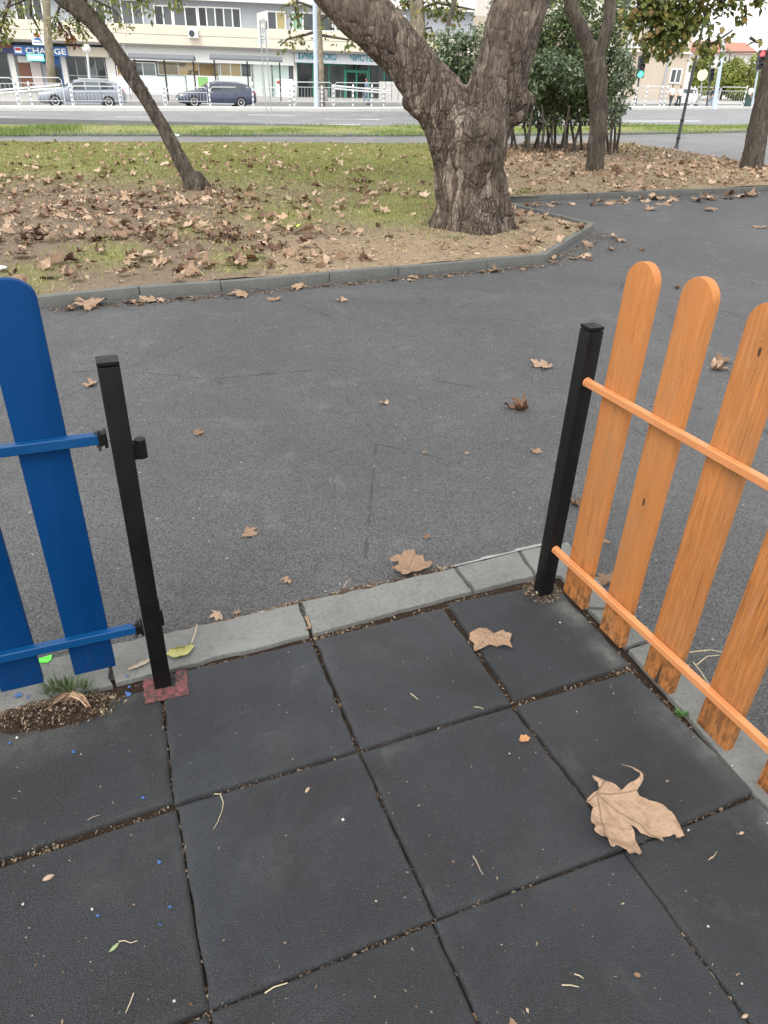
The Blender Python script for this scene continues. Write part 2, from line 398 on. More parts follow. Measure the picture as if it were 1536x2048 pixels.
bark_big = m_bark('plane_bark', (.070, .053, .042), (.165, .127, .100), (.35, .29, .235), .30)
bark_thin = m_bark('grey_bark', (.05, .041, .034), (.115, .095, .076), (.185, .16, .13), .18, 20.0, .5)
bark_pale = m_bark('pale_bark', (.17, .15, .1), (.32, .27, .19), (.45, .4, .3))

# ------------------------------------------------------------------ object helpers
ORG = {}
def tag(o, label=None, cat=None, group=None, kind=None):
    if label: o['label'] = label
    if cat: o['category'] = cat
    if group: o['group'] = group
    if kind: o['kind'] = kind
    return o
def thing(name, label, cat, loc, group=None):
    o = bpy.data.objects.new(name, None); COL.objects.link(o)
    o.empty_display_size = .1
    o.location = [float(v) for v in loc]; ORG[o.name] = np.array(loc, float)
    return tag(o, label, cat, group)
class MB:
    def __init__(s): s.v = []; s.f = []; s.m = []; s.n = 0
    def add(s, v, f, m=0):
        v = np.asarray(v, float).reshape(-1, 3); s.v.append(v)
        for q in f: s.f.append([i + s.n for i in q]); s.m.append(m)
        s.n += len(v); return s
    def box(s, c, size, ax=None, m=0):
        ax = np.eye(3) if ax is None else np.array(ax, float); hx, hy, hz = [k / 2 for k in size]
        v = [np.array(c, float) + ax[0] * hx * i + ax[1] * hy * j + ax[2] * hz * k for i in (-1, 1) for j in (-1, 1) for k in (-1, 1)]
        return s.add(v, [(0, 1, 3, 2), (4, 6, 7, 5), (0, 4, 5, 1), (2, 3, 7, 6), (0, 2, 6, 4), (1, 5, 7, 3)], m)
    def prism(s, poly, vec, m=0):
        poly = np.asarray(poly, float); k = len(poly)
        f = [tuple(range(k - 1, -1, -1)), tuple(range(k, 2 * k))] + [(i, (i + 1) % k, k + (i + 1) % k, k + i) for i in range(k)]
        return s.add(np.vstack([poly, poly + np.array(vec, float)]), f, m)
    def tube(s, pts, rad, n=8, m=0, cap=True):
        pts = np.asarray(pts, float); k = len(pts)
        rad = [rad] * k if np.isscalar(rad) else rad
        V = []; a = None
        for i in range(k):
            t = pts[min(i + 1, k - 1)] - pts[max(i - 1, 0)]; t = t / (np.linalg.norm(t) + 1e-9)
            if a is None: a = np.cross(t, [0, 0, 1.0] if abs(t[2]) < .9 else [1.0, 0, 0])
            a = a - t * (a @ t); a /= np.linalg.norm(a) + 1e-9; b = np.cross(t, a)
            for j in range(n):
                th = 2 * math.pi * j / n; V.append(pts[i] + rad[i] * (a * math.cos(th) + b * math.sin(th)))
        f = [(i * n + j, i * n + (j + 1) % n, (i + 1) * n + (j + 1) % n, (i + 1) * n + j) for i in range(k - 1) for j in range(n)]
        if cap: f += [tuple(range(n - 1, -1, -1)), tuple(range((k - 1) * n, k * n))]
        return s.add(V, f, m)
    def lathe(s, prof, c, n=16, m=0, ax=None):
        ax = np.eye(3) if ax is None else np.array(ax, float); V = []
        for r, z in prof:
            for j in range(n):
                th = 2 * math.pi * j / n; V.append(np.array(c) + ax[0] * r * math.cos(th) + ax[1] * r * math.sin(th) + ax[2] * z)
        k = len(prof)
        f = [(i * n + j, i * n + (j + 1) % n, (i + 1) * n + (j + 1) % n, (i + 1) * n + j) for i in range(k - 1) for j in range(n)]
        f += [tuple(range(n - 1, -1, -1)), tuple(range((k - 1) * n, k * n))]
        return s.add(V, f, m)
def mk(name, mb, mat, parent=None, org=None, smooth=None, bevel=0, seg=2, attrs=None):
    V = np.vstack(mb.v) if isinstance(mb, MB) else np.asarray(mb[0], float)
    F = mb.f if isinstance(mb, MB) else mb[1]
    o_ = np.zeros(3)
    if parent is not None: o_ = ORG[parent.name]
    elif org is not None: o_ = np.array(org, float)
    me = bpy.data.meshes.new(name)
    me.from_pydata((V - o_).tolist(), [], F if isinstance(F, list) else F.tolist())
    mats = mat if isinstance(mat, (list, tuple)) else [mat]
    for m in mats: me.materials.append(m)
    if isinstance(mb, MB) and len(mats) > 1: me.polygons.foreach_set('material_index', mb.m)
    if attrs:
        for k, a in attrs.items(): me.attributes.new(k, 'FLOAT', 'POINT').data.foreach_set('value', np.asarray(a, np.float32))
    if bevel:
        bm = bmesh.new(); bm.from_mesh(me); bmesh.ops.recalc_face_normals(bm, faces=bm.faces)
        ed = [e for e in bm.edges if len(e.link_faces) == 2 and e.calc_face_angle(0) > R(35)]
        bmesh.ops.bevel(bm, geom=ed, offset=bevel, segments=seg, profile=.6, affect='EDGES', clamp_overlap=True)
        bm.to_mesh(me); bm.free()
    if smooth is not None:
        me.polygons.foreach_set('use_smooth', [True] * len(me.polygons))
        if smooth < 180: me.set_sharp_from_angle(angle=R(smooth))
    me.update()
    o = bpy.data.objects.new(name, me); COL.objects.link(o)
    if parent is not None: o.parent = parent; ORG[o.name] = o_
    else: o.location = o_.tolist(); ORG[o.name] = o_
    return o
def inst(src, loc, rot, sc, name=None):
    o = src.copy(); COL.objects.link(o); o.location = [float(v) for v in loc]; o.rotation_euler = rot; o.scale = (sc, sc, sc) if np.isscalar(sc) else sc
    return o
def basis(x, z=ZD):
    x = np.array(x, float); x /= np.linalg.norm(x); y = np.cross(z, x); y /= np.linalg.norm(y); return np.array([x, y, np.cross(x, y)])
AX = np.array([UD, -TD, ZD])         # the playground's own axes: along the front kerb, away from the viewer, up

# ================================================================== GROUND SHEETS
def grid_sheet(name, xs, ys, off, mat, kind='structure'):
    X, Y = np.meshgrid(xs, ys); Z = gz(X, Y) + off; n, k = X.shape
    V = np.stack([X.ravel(), Y.ravel(), Z.ravel()], 1)
    F = [(i * k + j, i * k + j + 1, (i + 1) * k + j + 1, (i + 1) * k + j) for i in range(n - 1) for j in range(k - 1)]
    return tag(mk(name, (V, F), mat), kind=kind)
def resample(pts, n):
    pts = np.asarray(pts, float); x = np.linspace(pts[0, 0], pts[-1, 0], n); return np.stack([x, np.interp(x, pts[:, 0], pts[:, 1])], 1)
def loft_pts(front, back, nc, nr, off):
    A = np.array([G(*q, off) for q in resample(front, nc)]); B = np.array([G(*q, off) for q in resample(back, nc)])
    t = np.linspace(0, 1, nr)[:, None, None]; W = A[None] * (1 - t) + B[None] * t
    W[..., 2] = gz(W[..., 0], W[..., 1]) + off
    return W
def loft_faces(nr, nc): return [(i * nc + j, i * nc + j + 1, (i + 1) * nc + j + 1, (i + 1) * nc + j) for i in range(nr - 1) for j in range(nc - 1)]
def loft(name, front, back, nc, nr, off, mat, kind='structure', attrs=None):
    W = loft_pts(front, back, nc, nr, off); V = W.reshape(-1, 3)
    return tag(mk(name, (V, loft_faces(nr, nc)), mat, attrs=attrs(V) if attrs else None), kind=kind)

ground_m = plain('far_ground', (.2, .2, .19), .9, .2, .3)
grid_sheet('ground', [-900, -300, -100, -60] + list(range(-30, 41, 5)) + [60, 100, 300, 900], [-300, -60, -10, 5] + list(range(13, 30)) + [40, 70, 120, 300, 1500], -.12, ground_m)
APZ = -.022
grid_sheet('asphalt_path', list(np.arange(-20, 26, 2.0)), [-6, -2, 2, 6, 10] + list(range(13, 29)) + [32, 36], APZ, asphalt)

FRONT = [(-700, 655), (65, 588.5), (281, 569.5), (443, 558.5), (797, 531.5), (1088, 506), (1180, 452)]
def lawn_masks(V):
    q = P(V); x, y = q[:, 0], q[:, 1]
    def blob(cx, cy, rx, ry): return np.exp(-(((x - cx) / rx) ** 2 + ((y - cy) / ry) ** 2))
    g = (1 - sstep(320, 420, y)) * (1 - sstep(840, 1000, x)) * 1.0
    g = g + .75 * blob(220, 510, 90, 30) + .7 * blob(60, 560, 90, 30) + .8 * blob(470, 520, 60, 30) + .7 * blob(560, 430, 120, 30) + .95 * blob(800, 420, 110, 38) + .5 * blob(380, 460, 60, 20) + .4 * blob(1040, 385, 50, 10)
    g = g * (1 - .7 * blob(120, 400, 260, 55)) * (1 - .8 * blob(400, 390, 60, 22))
    g = g + .35 * (x > 1230) * (1 - sstep(290, 315, y))
    s = sstep(430, 520, y) * sstep(430, 620, x) + .7 * blob(960, 480, 160, 40) + (x > 1000) * .7 * sstep(300, 330, y) + .35 * sstep(560, 600, y)
    s = s * (1 - .75 * blob(1110, 290, 150, 26))
    return {'green': np.clip(g, 0, 1.2), 'straw': np.clip(s, 0, 1)}
BACK = [(-700, 285), (0, 284), (860, 287), (1003, 288), (1240, 284), (1350, 300), (1536, 348), (2000, 470)]
LZ = .058
lawn_parts = [(FRONT[:5] + [(1003, 513.5)], BACK[:4], 70, 40), ([(1003, 513.5), (1088, 506), (1180, 452)], [(1003, 410), (1170, 450), (1180, 452)], 16, 14),
              ([(1003, 394), (1250, 381.5), (1533, 370.5), (1900, 353)], [(1003, 288), (1240, 284), (1350, 300), (1536, 330), (1900, 340)], 40, 24)]
def lawn_bump(p): return .014 * (fbm(p * [2.2, 2.2, 0], 5) - .55)
vs, fs, n0 = [], [], 0
for fr, bk, nc, nr in lawn_parts:
    Wp = loft_pts(fr, bk, nc, nr, LZ).reshape(-1, 3)
    Wp[:, 2] += lawn_bump(Wp)
    vs.append(Wp); fs += [[i + n0 for i in f] for f in loft_faces(nr, nc)]; n0 += len(Wp)
LV = np.vstack(vs)
tag(mk('lawn', (LV, fs), lawn_m, smooth=180, attrs=lawn_masks(LV)), kind='structure')
VERGE_N = [(-700, 267.5), (0, 266), (700, 267), (1230, 264.5), (1536, 259), (2000, 253)]
VERGE_F = [(-700, 246), (0, 249), (700, 252), (1230, 252), (1536, 249), (2000, 246)]
loft('verge', VERGE_N, VERGE_F, 60, 6, .05, lawn_m, attrs=lambda V: {'green': np.full(len(V), .75), 'straw': np.full(len(V), .5)})
loft('far_path', [(-700, 286), (0, 285), (860, 288), (1003, 289), (1240, 285), (1350, 301), (1536, 349), (1900, 345)], [(-700, 272.5), (0, 270.5), (700, 271.5), (1230, 268.5), (1536, 262.5), (1900, 258)], 60, 8, -.012, pathlight)
loft('road', [(-700, 246), (0, 249), (700, 252), (1536, 249), (2000, 246)], [(-700, 190), (0, 196), (700, 199), (1536, 206), (2000, 212)], 60, 8, -.03, pathgrey)
white_paint = plain('road_paint', (.40, .40, .40), .7, .15, 3)
rm = tag(bpy.data.objects.new('road_marking', None), kind='structure'); COL.objects.link(rm); ORG[rm.name] = np.zeros(3)
for q0, q1, th in (((-300, 241), (120, 242), 2.2), ((230, 233.5), (330, 234.5), 1.4), ((495, 229.5), (590, 231), 1.4), ((650, 238), (760, 239), 2.0), ((420, 248.2), (720, 249.6), 2.2), ((655, 237.5), (720, 238.5), 1.4), ((1000, 243), (1400, 242), 2.2), ((-100, 233), (30, 234), 1.4)):
    m = MB(); m.add([G(q0[0], q0[1] + th / 2, -.024), G(q1[0], q1[1] + th / 2, -.024), G(q1[0], q1[1] - th / 2, -.024), G(q0[0], q0[1] - th / 2, -.024)], [(0, 1, 2, 3)])
    mk('lane_line', m, white_paint, rm)
# island between the carriageways, where the guard rails stand
def slab(name, front, back, nc, hgt, mat, base=-.1, kind='structure', nr=2):
    A = loft_pts(front, back, nc, nr, 0.0); m = MB()
    T = A.copy(); T[..., 2] += hgt
    m.add(T.reshape(-1, 3), loft_faces(nr, nc))
    B = A[0].copy(); B[:, 2] += base
    m.add(np.vstack([B, T[0]]), [(j, j + 1, nc + j + 1, nc + j) for j in range(nc - 1)])
    return tag(mk(name, m, mat), kind=kind)
slab('traffic_island', [(-700, 217), (0, 220), (700, 222), (1536, 217), (2000, 214)], [(-700, 212.5), (0, 216), (700, 218.5), (1536, 214.5), (2000, 212)], 40, .13, palekerb)
pave_m = m_concrete('pavement_concrete', (.34, .33, .31), (.42, .41, .39))
slab('far_pavement', [(-700, 203), (0, 207), (700, 209), (1536, 210), (2000, 211)], [(-700, 170), (0, 180), (700, 190), (1536, 199), (2000, 205)], 40, .13, pave_m, nr=6)
# kerb of the verge
slab('verge_kerb', [(-700, 273.5), (0, 271.5), (700, 272.5), (1230, 269.5), (1536, 263.5), (2000, 257.5)], [(-700, 269.5), (0, 268), (700, 269), (1230, 266.5), (1536, 261), (2000, 255)], 40, .055, lawnkerbc)

# kerb round the lawn, stone by stone
lk = tag(bpy.data.objects.new('lawn_kerb', None), kind='structure'); COL.objects.link(lk); ORG[lk.name] = np.zeros(3)
def kerb_run(pts, parent, mat, wid, hgt, inward, step=1.0, start=0.0):
    W = [G(*q, APZ)[:2] for q in pts]
    for a, b in zip(W[:-1], W[1:]):
        L = np.linalg.norm(b - a); d = (b - a) / L; nrm = np.array([-d[1], d[0]]) * inward
        t = -start
        while t < L - .02:
            t0, t1 = max(t, 0) + .003, min(t + step, L) - .003
            if t1 - t0 > .05:
                j = random.uniform(-.004, .004); z0 = float(gz(*(a + d * t0))) + APZ
                q = [a + d * t0 + nrm * j, a + d * t1 + nrm * j, a + d * (t1 - .0) + nrm * (wid + j), a + d * t0 + nrm * (wid + j)]
                m = MB(); m.prism([(x, y, z0 - .05) for x, y in q], (0, 0, hgt + .05 + random.uniform(-.004, .004)))
                mk('kerb_stone', m, mat, parent, bevel=.008, seg=2, smooth=40)
            t += step
kerb_run([(-700, 690), (65, 617), (281, 594), (443, 583), (797, 552), (1088, 526)], lk, lawnkerbc, .075, .082, 1, 1.0)
kerb_run([(1088, 526), (1189, 459)], lk, lawnkerbc, .075, .082, 1, 1.0, .4)
kerb_run([(1189, 459), (1003, 412)], lk, lawnkerbc, .07, .078, 1, 1.0, .1)
kerb_run([(1000, 404), (1250, 394), (1533, 383), (1900, 366)], lk, lawnkerbc, .075, .08, 1, 1.0, .3)

# ================================================================== PLAYGROUND FLOOR
def Gz(q, z): d = ray(*q); return CP + d * ((z - CAM_H) / d[2])
pf = tag(bpy.data.objects.new('playground_floor', None), kind='structure'); COL.objects.link(pf); ORG[pf.name] = np.zeros(3)
cin, cout = Gz((1172, 1212), 0), Gz((1240, 1215), 0)
corner = Gz((1120, 1152), 0)
poly = [corner + UD * .05 - TD * .03 - UD * 3.2, corner + UD * .05 - TD * .03, corner + UD * .05 + TD * 3.4, corner - UD * 3.2 + TD * 3.4]
m = MB(); m.add([(p[0], p[1], -.0175) for p in poly], [(3, 2, 1, 0)])
mk('soil_bed', m, soil, pf)
kf = tag(bpy.data.objects.new('playground_kerb', None), kind='structure'); COL.objects.link(kf); ORG[kf.name] = np.zeros(3)
def stone(poly, parent, zt=0.0, mat=kerbc, rough=.0035):
    p = np.array([Gz(q, zt) for q in poly]); c = p.mean(0)
    pts = []
    for a, b in zip(p, np.roll(p, -1, 0)):              # chipped, slightly wandering edges
        L = np.linalg.norm(b - a); k = max(2, int(L / .035))
        for i in range(k):
            q = a + (b - a) * i / k; s = 0 if i == 0 else 1
            q = q + (c - q) / np.linalg.norm(c - q) * (random.random() ** 3 * .012 * s + random.uniform(-1, 1) * rough * s * .5)
            pts.append(q)
    P0 = np.array(pts); a2 = np.cross(P0[1] - P0[0], P0[len(P0) // 2] - P0[0])[2]
    if a2 < 0: P0 = P0[::-1]
    m = MB(); m.prism(P0 - [0, 0, .2], (0, 0, .2))
    return mk('kerb_stone', m, mat, parent, bevel=.005, seg=2, smooth=50)
for q in ([(-300, 1505), (226, 1369), (206, 1291), (-300, 1412)],
          [(231, 1366), (619, 1269), (597, 1206), (214, 1290)],
          [(626, 1267), (944, 1182), (908, 1135), (604, 1203)],
          [(951, 1180), (1069, 1151), (1036, 1102), (914, 1133)],
          [(1042, 1101), (1135, 1082), (1240, 1215), (1173, 1213), (1122, 1150), (1075, 1149)],
          [(1243, 1219), (1298, 1279), (1252, 1294), (1176, 1217)],
          [(1303, 1284), (1536, 1492), (1800, 1728), (1650, 1740), (1512, 1590), (1257, 1298)]):
    stone(q, kf)
# crumbled asphalt edge, bare pale mortar along the outer edge of the kerb
mort = m_concrete('pale_mortar', (.22, .22, .21), (.32, .32, .31))
m = MB()
for q0, q1 in (((900, 1131), (1040, 1097)), ((1040, 1097), (1090, 1086)), ((420, 1252), (590, 1207))):
    a, b = Gz(q0, -.014), Gz(q1, -.014); L = np.linalg.norm(b - a); k = int(L / .02) + 2
    t = np.linspace(0, 1, k); ctr = a + (b - a) * t[:, None]; nn = -TD
    wv = .004 + .012 * (fbm(np.stack([t * L * 12 + q0[0], t * 0, t * 0], 1), 3) + .3); wv = np.clip(wv, .002, .05)
    m.add(np.vstack([ctr + TD * .012, ctr + nn * wv[:, None] - [0, 0, .0045]]), [(i, i + 1, k + i + 1, k + i) for i in range(k - 1)])
mk('mortar_edge', m, mort, kf)

def tile(quad, tone, dz=0.0, dust=(), world=False):
    p = np.array(quad, float) if world else np.array([Gz(q, 0) for q in quad])     # TL TR BR BL
    N = 26; cq = p.mean(0); p = p + (p - cq) / np.linalg.norm(p - cq, axis=1)[:, None] * .0058
    u = np.concatenate([[0, .006, .016, .03], np.linspace(.06, .94, N), [.97, .984, .994, 1]]); k = len(u)
    A, B = np.meshgrid(u, u)
    W = (p[0] * ((1 - A) * (1 - B))[..., None] + p[1] * (A * (1 - B))[..., None] + p[2] * (A * B)[..., None] + p[3] * ((1 - A) * B)[..., None])
    ed = np.minimum(np.minimum(A, 1 - A), np.minimum(B, 1 - B)) * .5
    seed = random.randint(0, 999)
    W[..., 2] = dz - .008 * np.clip(1 - ed / .009, 0, 1) ** 2
    W[..., 2] += .0016 * fbm(W.reshape(-1, 3) * 7, seed).reshape(A.shape) + (A - .5) * random.uniform(-.004, .004) + (B - .5) * random.uniform(-.004, .004)
    wob = .0022 * fbm(W.reshape(-1, 3) * 24, seed + 3).reshape(A.shape) * (ed < .02)
    W[..., 0] += wob; W[..., 1] += wob
    V = W.reshape(-1, 3); F = [f[::-1] for f in loft_faces(k, k)]
    rim = [j for j in range(k)] + [i * k + k - 1 for i in range(1, k)] + [(k - 1) * k + j for j in range(k - 2, -1, -1)] + [i * k for i in range(k - 2, 0, -1)]
    n = len(V); Lw = V[rim] - [0, 0, .035]
    F += [(rim[i], rim[(i + 1) % len(rim)], n + (i + 1) % len(rim), n + i) for i in range(len(rim))]
    V = np.vstack([V, Lw])
    q = P(V); du = np.zeros(len(V)) + .10 * np.concatenate([np.clip(1 - ed / .02, 0, 1).ravel(), np.zeros(len(Lw))])
    for cx, cy, rx, ry, a, amt in dust:
        dx, dy = q[:, 0] - cx, q[:, 1] - cy; c, s = math.cos(R(a)), math.sin(R(a))
        du = du + amt * np.exp(-(((dx * c + dy * s) / rx) ** 2 + ((-dx * s + dy * c) / ry) ** 2))
    o = mk('rubber_tile', (V, F), rubber, pf, smooth=50, attrs={'dust': np.clip(du, 0, 1)})
    o.color = (*tone, 1)
    return o
blk, blu, red, drk = (1.0, 1.0, 1.0), (1.06, 1.12, 1.22), (1.18, 1.04, 1.06), (.78, .79, .76)
g = lambda q: Gz(q, 0)
tile([(-260, 1517), (316, 1374), (343, 1599), (-300, 1812)], drk, -.002, [(60, 1480, 130, 40, -14, .35), (200, 1400, 90, 20, -14, .3)])
tile([(325, 1353), (622, 1284), (710, 1497), (353, 1602)], blu, .003, [(560, 1480, 90, 50, 0, .06)])
tile([(635, 1280), (886, 1218), (1017, 1405), (722, 1495)], (1.38, 1.37, 1.42), .004, [(760, 1300, 90, 60, 0, .10)])
tile([(898, 1207), (1104, 1168), (1257, 1326), (1031, 1396)], (.86, .88, .92), .002, [(1140, 1225, 50, 17, 32, .62), (1215, 1310, 40, 18, 40, .55)])
tile([(-300, 1836), (349, 1619), (412, 2014), (-420, 2320)], (.9, .9, .88), 0, [(200, 1780, 60, 40, 0, .10)])
tile([(359, 1615), (715, 1508), (863, 1833), (424, 2012)], blu, .004, [(560, 1700, 120, 90, 0, .06)])
tile([(724, 1505), (1021, 1416), (1242, 1692), (875, 1831)], (1.0, 1.02, 1.04), .002, [(785, 1502, 22, 9, -10, .3)])
tile([(1035, 1412), (1263, 1343), (1505, 1579), (1256, 1691)], red, .001, [(1430, 1500, 85, 28, 43, .6), (1320, 1430, 60, 30, 42, .25)])
C = [(-420, 2345), (418, 2030), (868, 1846), (1250, 1704), (1514, 1592)]
for i in range(4):
    a, b = g(C[i]) + UD * .006, g(C[i + 1]) - UD * .006
    tile([a, b, b + TD * .488, a + TD * .488], [(.92, .92, .9), (1, 1, 1), (1.05, 1.08, 1.12), (.98, 1.0, .98)][i], random.uniform(-.001, .003), [(1545, 1640, 60, 25, 45, .4)] if i == 3 else (), True)
    a, b = a + TD * .5, b + TD * .5
    tile([a, b, b + TD * .488, a + TD * .488], (1, 1, 1), 0, (), True)

# debris in the joints: bark crumbs, stalks, chips
def flakes(n, pts_fn, smin, smax, aspect=(1.5, 6), lift=.004, tilt=.5, seed=0):
    rg = np.random.default_rng(seed); p = pts_fn(n, rg)
    n = len(p)
    th = rg.uniform(0, 2 * math.pi, n); L = rg.uniform(smin, smax, n) * (rg.random(n) ** 1.2 * .9 + .4); A = rg.uniform(*aspect, n)
    d = np.stack([np.cos(th), np.sin(th), rg.normal(0, tilt, n)], 1); d /= np.linalg.norm(d, axis=1)[:, None]
    s = np.cross(d, [0, 0, 1.0]); s /= np.linalg.norm(s, axis=1)[:, None]; s[:, 2] += rg.normal(0, tilt, n); Wd = (L / A)[:, None]; L = L[:, None]
    up = rg.uniform(.2, 1, n)[:, None] * lift * np.array([0, 0, 1.0])
    v0 = p - d * L / 2; v1 = p + s * Wd / 2 + up; v2 = p + d * L / 2; v3 = p - s * Wd / 2 + up
    V = np.stack([v0, v1, v2, v3], 1).reshape(-1, 3)
    F = np.arange(4 * n).reshape(-1, 4)
    return V, F
joints = [((322, 1385), (347, 1600), .012), ((352, 1608), (421, 2025), .010), ((624, 1282), (717, 1500), .017), ((718, 1503), (870, 1838), .007), ((872, 1842), (965, 2060), .008),
          ((890, 1212), (1025, 1405), .022), ((1028, 1412), (1160, 1590), .008), ((1160, 1590), (1250, 1697), .006), ((1260, 1700), (1480, 2030), .007),
          ((-100, 1755), (352, 1610), .018), ((355, 1609), (717, 1503), .014), ((720, 1500), (1025, 1411), .010), ((1027, 1408), (1262, 1334), .026),
          ((421, 2022), (868, 1841), .010), ((872, 1839), (1245, 1699), .010), ((1258, 1694), (1510, 1586), .014), ((100, 2160), (421, 2023), .010),
          ((230, 1376), (622, 1276), .012), ((624, 1276), (890, 1210), .030), ((892, 1204), (1062, 1163), .010), ((1165, 1215), (1265, 1332), .010), ((1262, 1330), (1512, 1588), .016), ((1512, 1588), (1650, 1740), .012)]
def jpts(n, rg):
    Ls = np.array([np.linalg.norm(g(a) - g(b)) * w_ for a, b, w_ in joints]); k = rg.choice(len(joints), n, p=Ls / Ls.sum())
    A = np.array([g(j[0]) for j in joints]); B = np.array([g(j[1]) for j in joints]); Wd = np.array([j[2] for j in joints])
    t = rg.random(n)[:, None]; p = A[k] * (1 - t) + B[k] * t; d = B[k] - A[k]; d /= np.linalg.norm(d, axis=1)[:, None]
    nn = np.stack([-d[:, 1], d[:, 0], d[:, 2]], 1); p = p + nn * (rg.normal(0, .30, n) * Wd[k])[:, None]
    dens = vnoise(p * 14, 4) * .5 + .5
    p[:, 2] = -.0155 + rg.random(n) * .009
    return p[rg.random(n) < np.clip(dens * 1.9 - .35, .06, 1)]
V, F = flakes(5200, jpts, .004, .017, seed=1)
tag(mk('joint_debris', (V, F), chips), kind='stuff')
def ppts(n, rg):       # loose crumbs round the right-hand post, and along the kerb
    c = Gz((1085, 1185), 0); r = rg.random(n) ** .6 * .075; a = rg.random(n) * 6.283
    p = np.stack([c[0] + r * np.cos(a), c[1] + r * np.sin(a), .002 + (.075 - r) * .22 + rg.random(n) * .006 - .006], 1); return p
V, F = flakes(900, ppts, .006, .02, seed=2)
tag(mk('post_crumbs', (V, F), chips), kind='stuff')
def kpts(n, rg):       # crumbs where kerb meets asphalt and below the lawn kerb
    segs = [((250, 1292), (600, 1203), .03), ((600, 1203), (905, 1133), .012), ((1235, 1205), (1500, 1455), .05), ((100, 617), (450, 588), .10), ((450, 588), (800, 556), .10), ((800, 556), (1085, 530), .10), ((1095, 530), (1195, 465), .22), ((1010, 410), (1533, 388), .25), ((1190, 465), (1290, 500), .3)]
    k = rg.choice(len(segs), n, p=np.array([.07, .04, .1, .14, .16, .16, .16, .13, .04])); out = []
    for i, sg in enumerate(segs):
        m_ = int((k == i).sum()); a, b = G(*sg[0], APZ), G(*sg[1], APZ); t = rg.random(m_)[:, None]; p = a * (1 - t) + b * t
        d = (b - a) / np.linalg.norm(b - a); nn = np.array([d[1], -d[0], 0]) * (1 if i != 6 else 1)
        out.append(p + nn * (np.abs(rg.normal(0, .6, m_)) * sg[2])[:, None] + [0, 0, .003])
    return np.vstack(out)
V, F = flakes(5200, kpts, .01, .045, tilt=.25, seed=3)
tag(mk('kerb_debris', (V, F), chips), kind='stuff')
V, F = flakes(1100, lambda n, rg: np.array([Gz(q, .003) for q in zip(rg.uniform(-150, 1600, n), rg.uniform(1330, 2060, n)) if True]), .003, .011, seed=5)
tag(mk('floor_crumbs', (V, F), chips), kind='stuff')

# paint marks
red_paint = NT('red_paint'); _k = red_paint.noise(75, 5, .75)
red_paint = red_paint.done(red_paint.mix(red_paint.ramp(_k, [(.40, 0.0), (.58, 1.0)]), (.028, .023, .024), (.17, .046, .046)), .8)
def blot(name, poly, z, mat, parent, jag=.004):
    p = np.array([Gz(q, z) for q in poly]); pts = []
    for a, b in zip(p, np.roll(p, -1, 0)):
        L = np.linalg.norm(b - a); k = max(1, int(L / .008))
        for i in range(k): pts.append(a + (b - a) * i / k + np.array([random.uniform(-jag, jag), random.uniform(-jag, jag), 0]))
    pts = np.array(pts); m = MB()
    a2 = np.sum(pts[:, 0] * np.roll(pts[:, 1], -1) - pts[:, 1] * np.roll(pts[:, 0], -1))
    m.prism(pts if a2 > 0 else pts[::-1], (0, 0, .0016)); return mk(name, m, mat, parent)
blot('red_paint_patch', [(287, 1377), (290, 1408), (378, 1389), (373, 1340), (352, 1343), (350, 1374), (318, 1378), (307, 1355), (286, 1360)], .0025, red_paint, pf, .0025)
blue_splash = plain('blue_splash', (.03, .095, .27), .6, .3, 60)
for x, y, r in ((256, 1388, 7), (258, 1374, 3), (254, 1353, 3), (36, 1390, 8), (56, 1393, 4), (4, 1452, 7), (147, 1504, 5), (286, 1596, 5), (318, 1724, 5), (339, 1814, 4), (195, 1831, 5), (20, 1486, 4), (320, 1850, 3)):
    a = random.random() * 6; blot('paint_splash', [(x + r * math.cos(a + t) * random.uniform(.5, 1.2), y + .7 * r * math.sin(a + t) * random.uniform(.5, 1.2)) for t in np.linspace(0, 2 * math.pi, 9)[:-1]], .0035, blue_splash, pf, .001)
white_fleck = plain('white_fleck', (.42, .41, .39), .8, .4, 200)
for x, y, r in ((34, 1475, 7), (184, 1818, 5), (46, 1808, 5), (686, 1639, 7), (1120, 1245, 6), (1377, 1660, 5), (162, 1508, 3), (1019, 1507, 4), (1484, 1967, 4), (600, 1345, 3), (1464, 1531, 4)):
    m = MB(); c = Gz((x, y), .004); s = r * .0006
    m.lathe([(s * .5, -.004), (s, 0), (s * .8, s * .45), (s * .3, s * .6)], c, 7); mk('pebble_chip', m, white_fleck, pf, smooth=60)

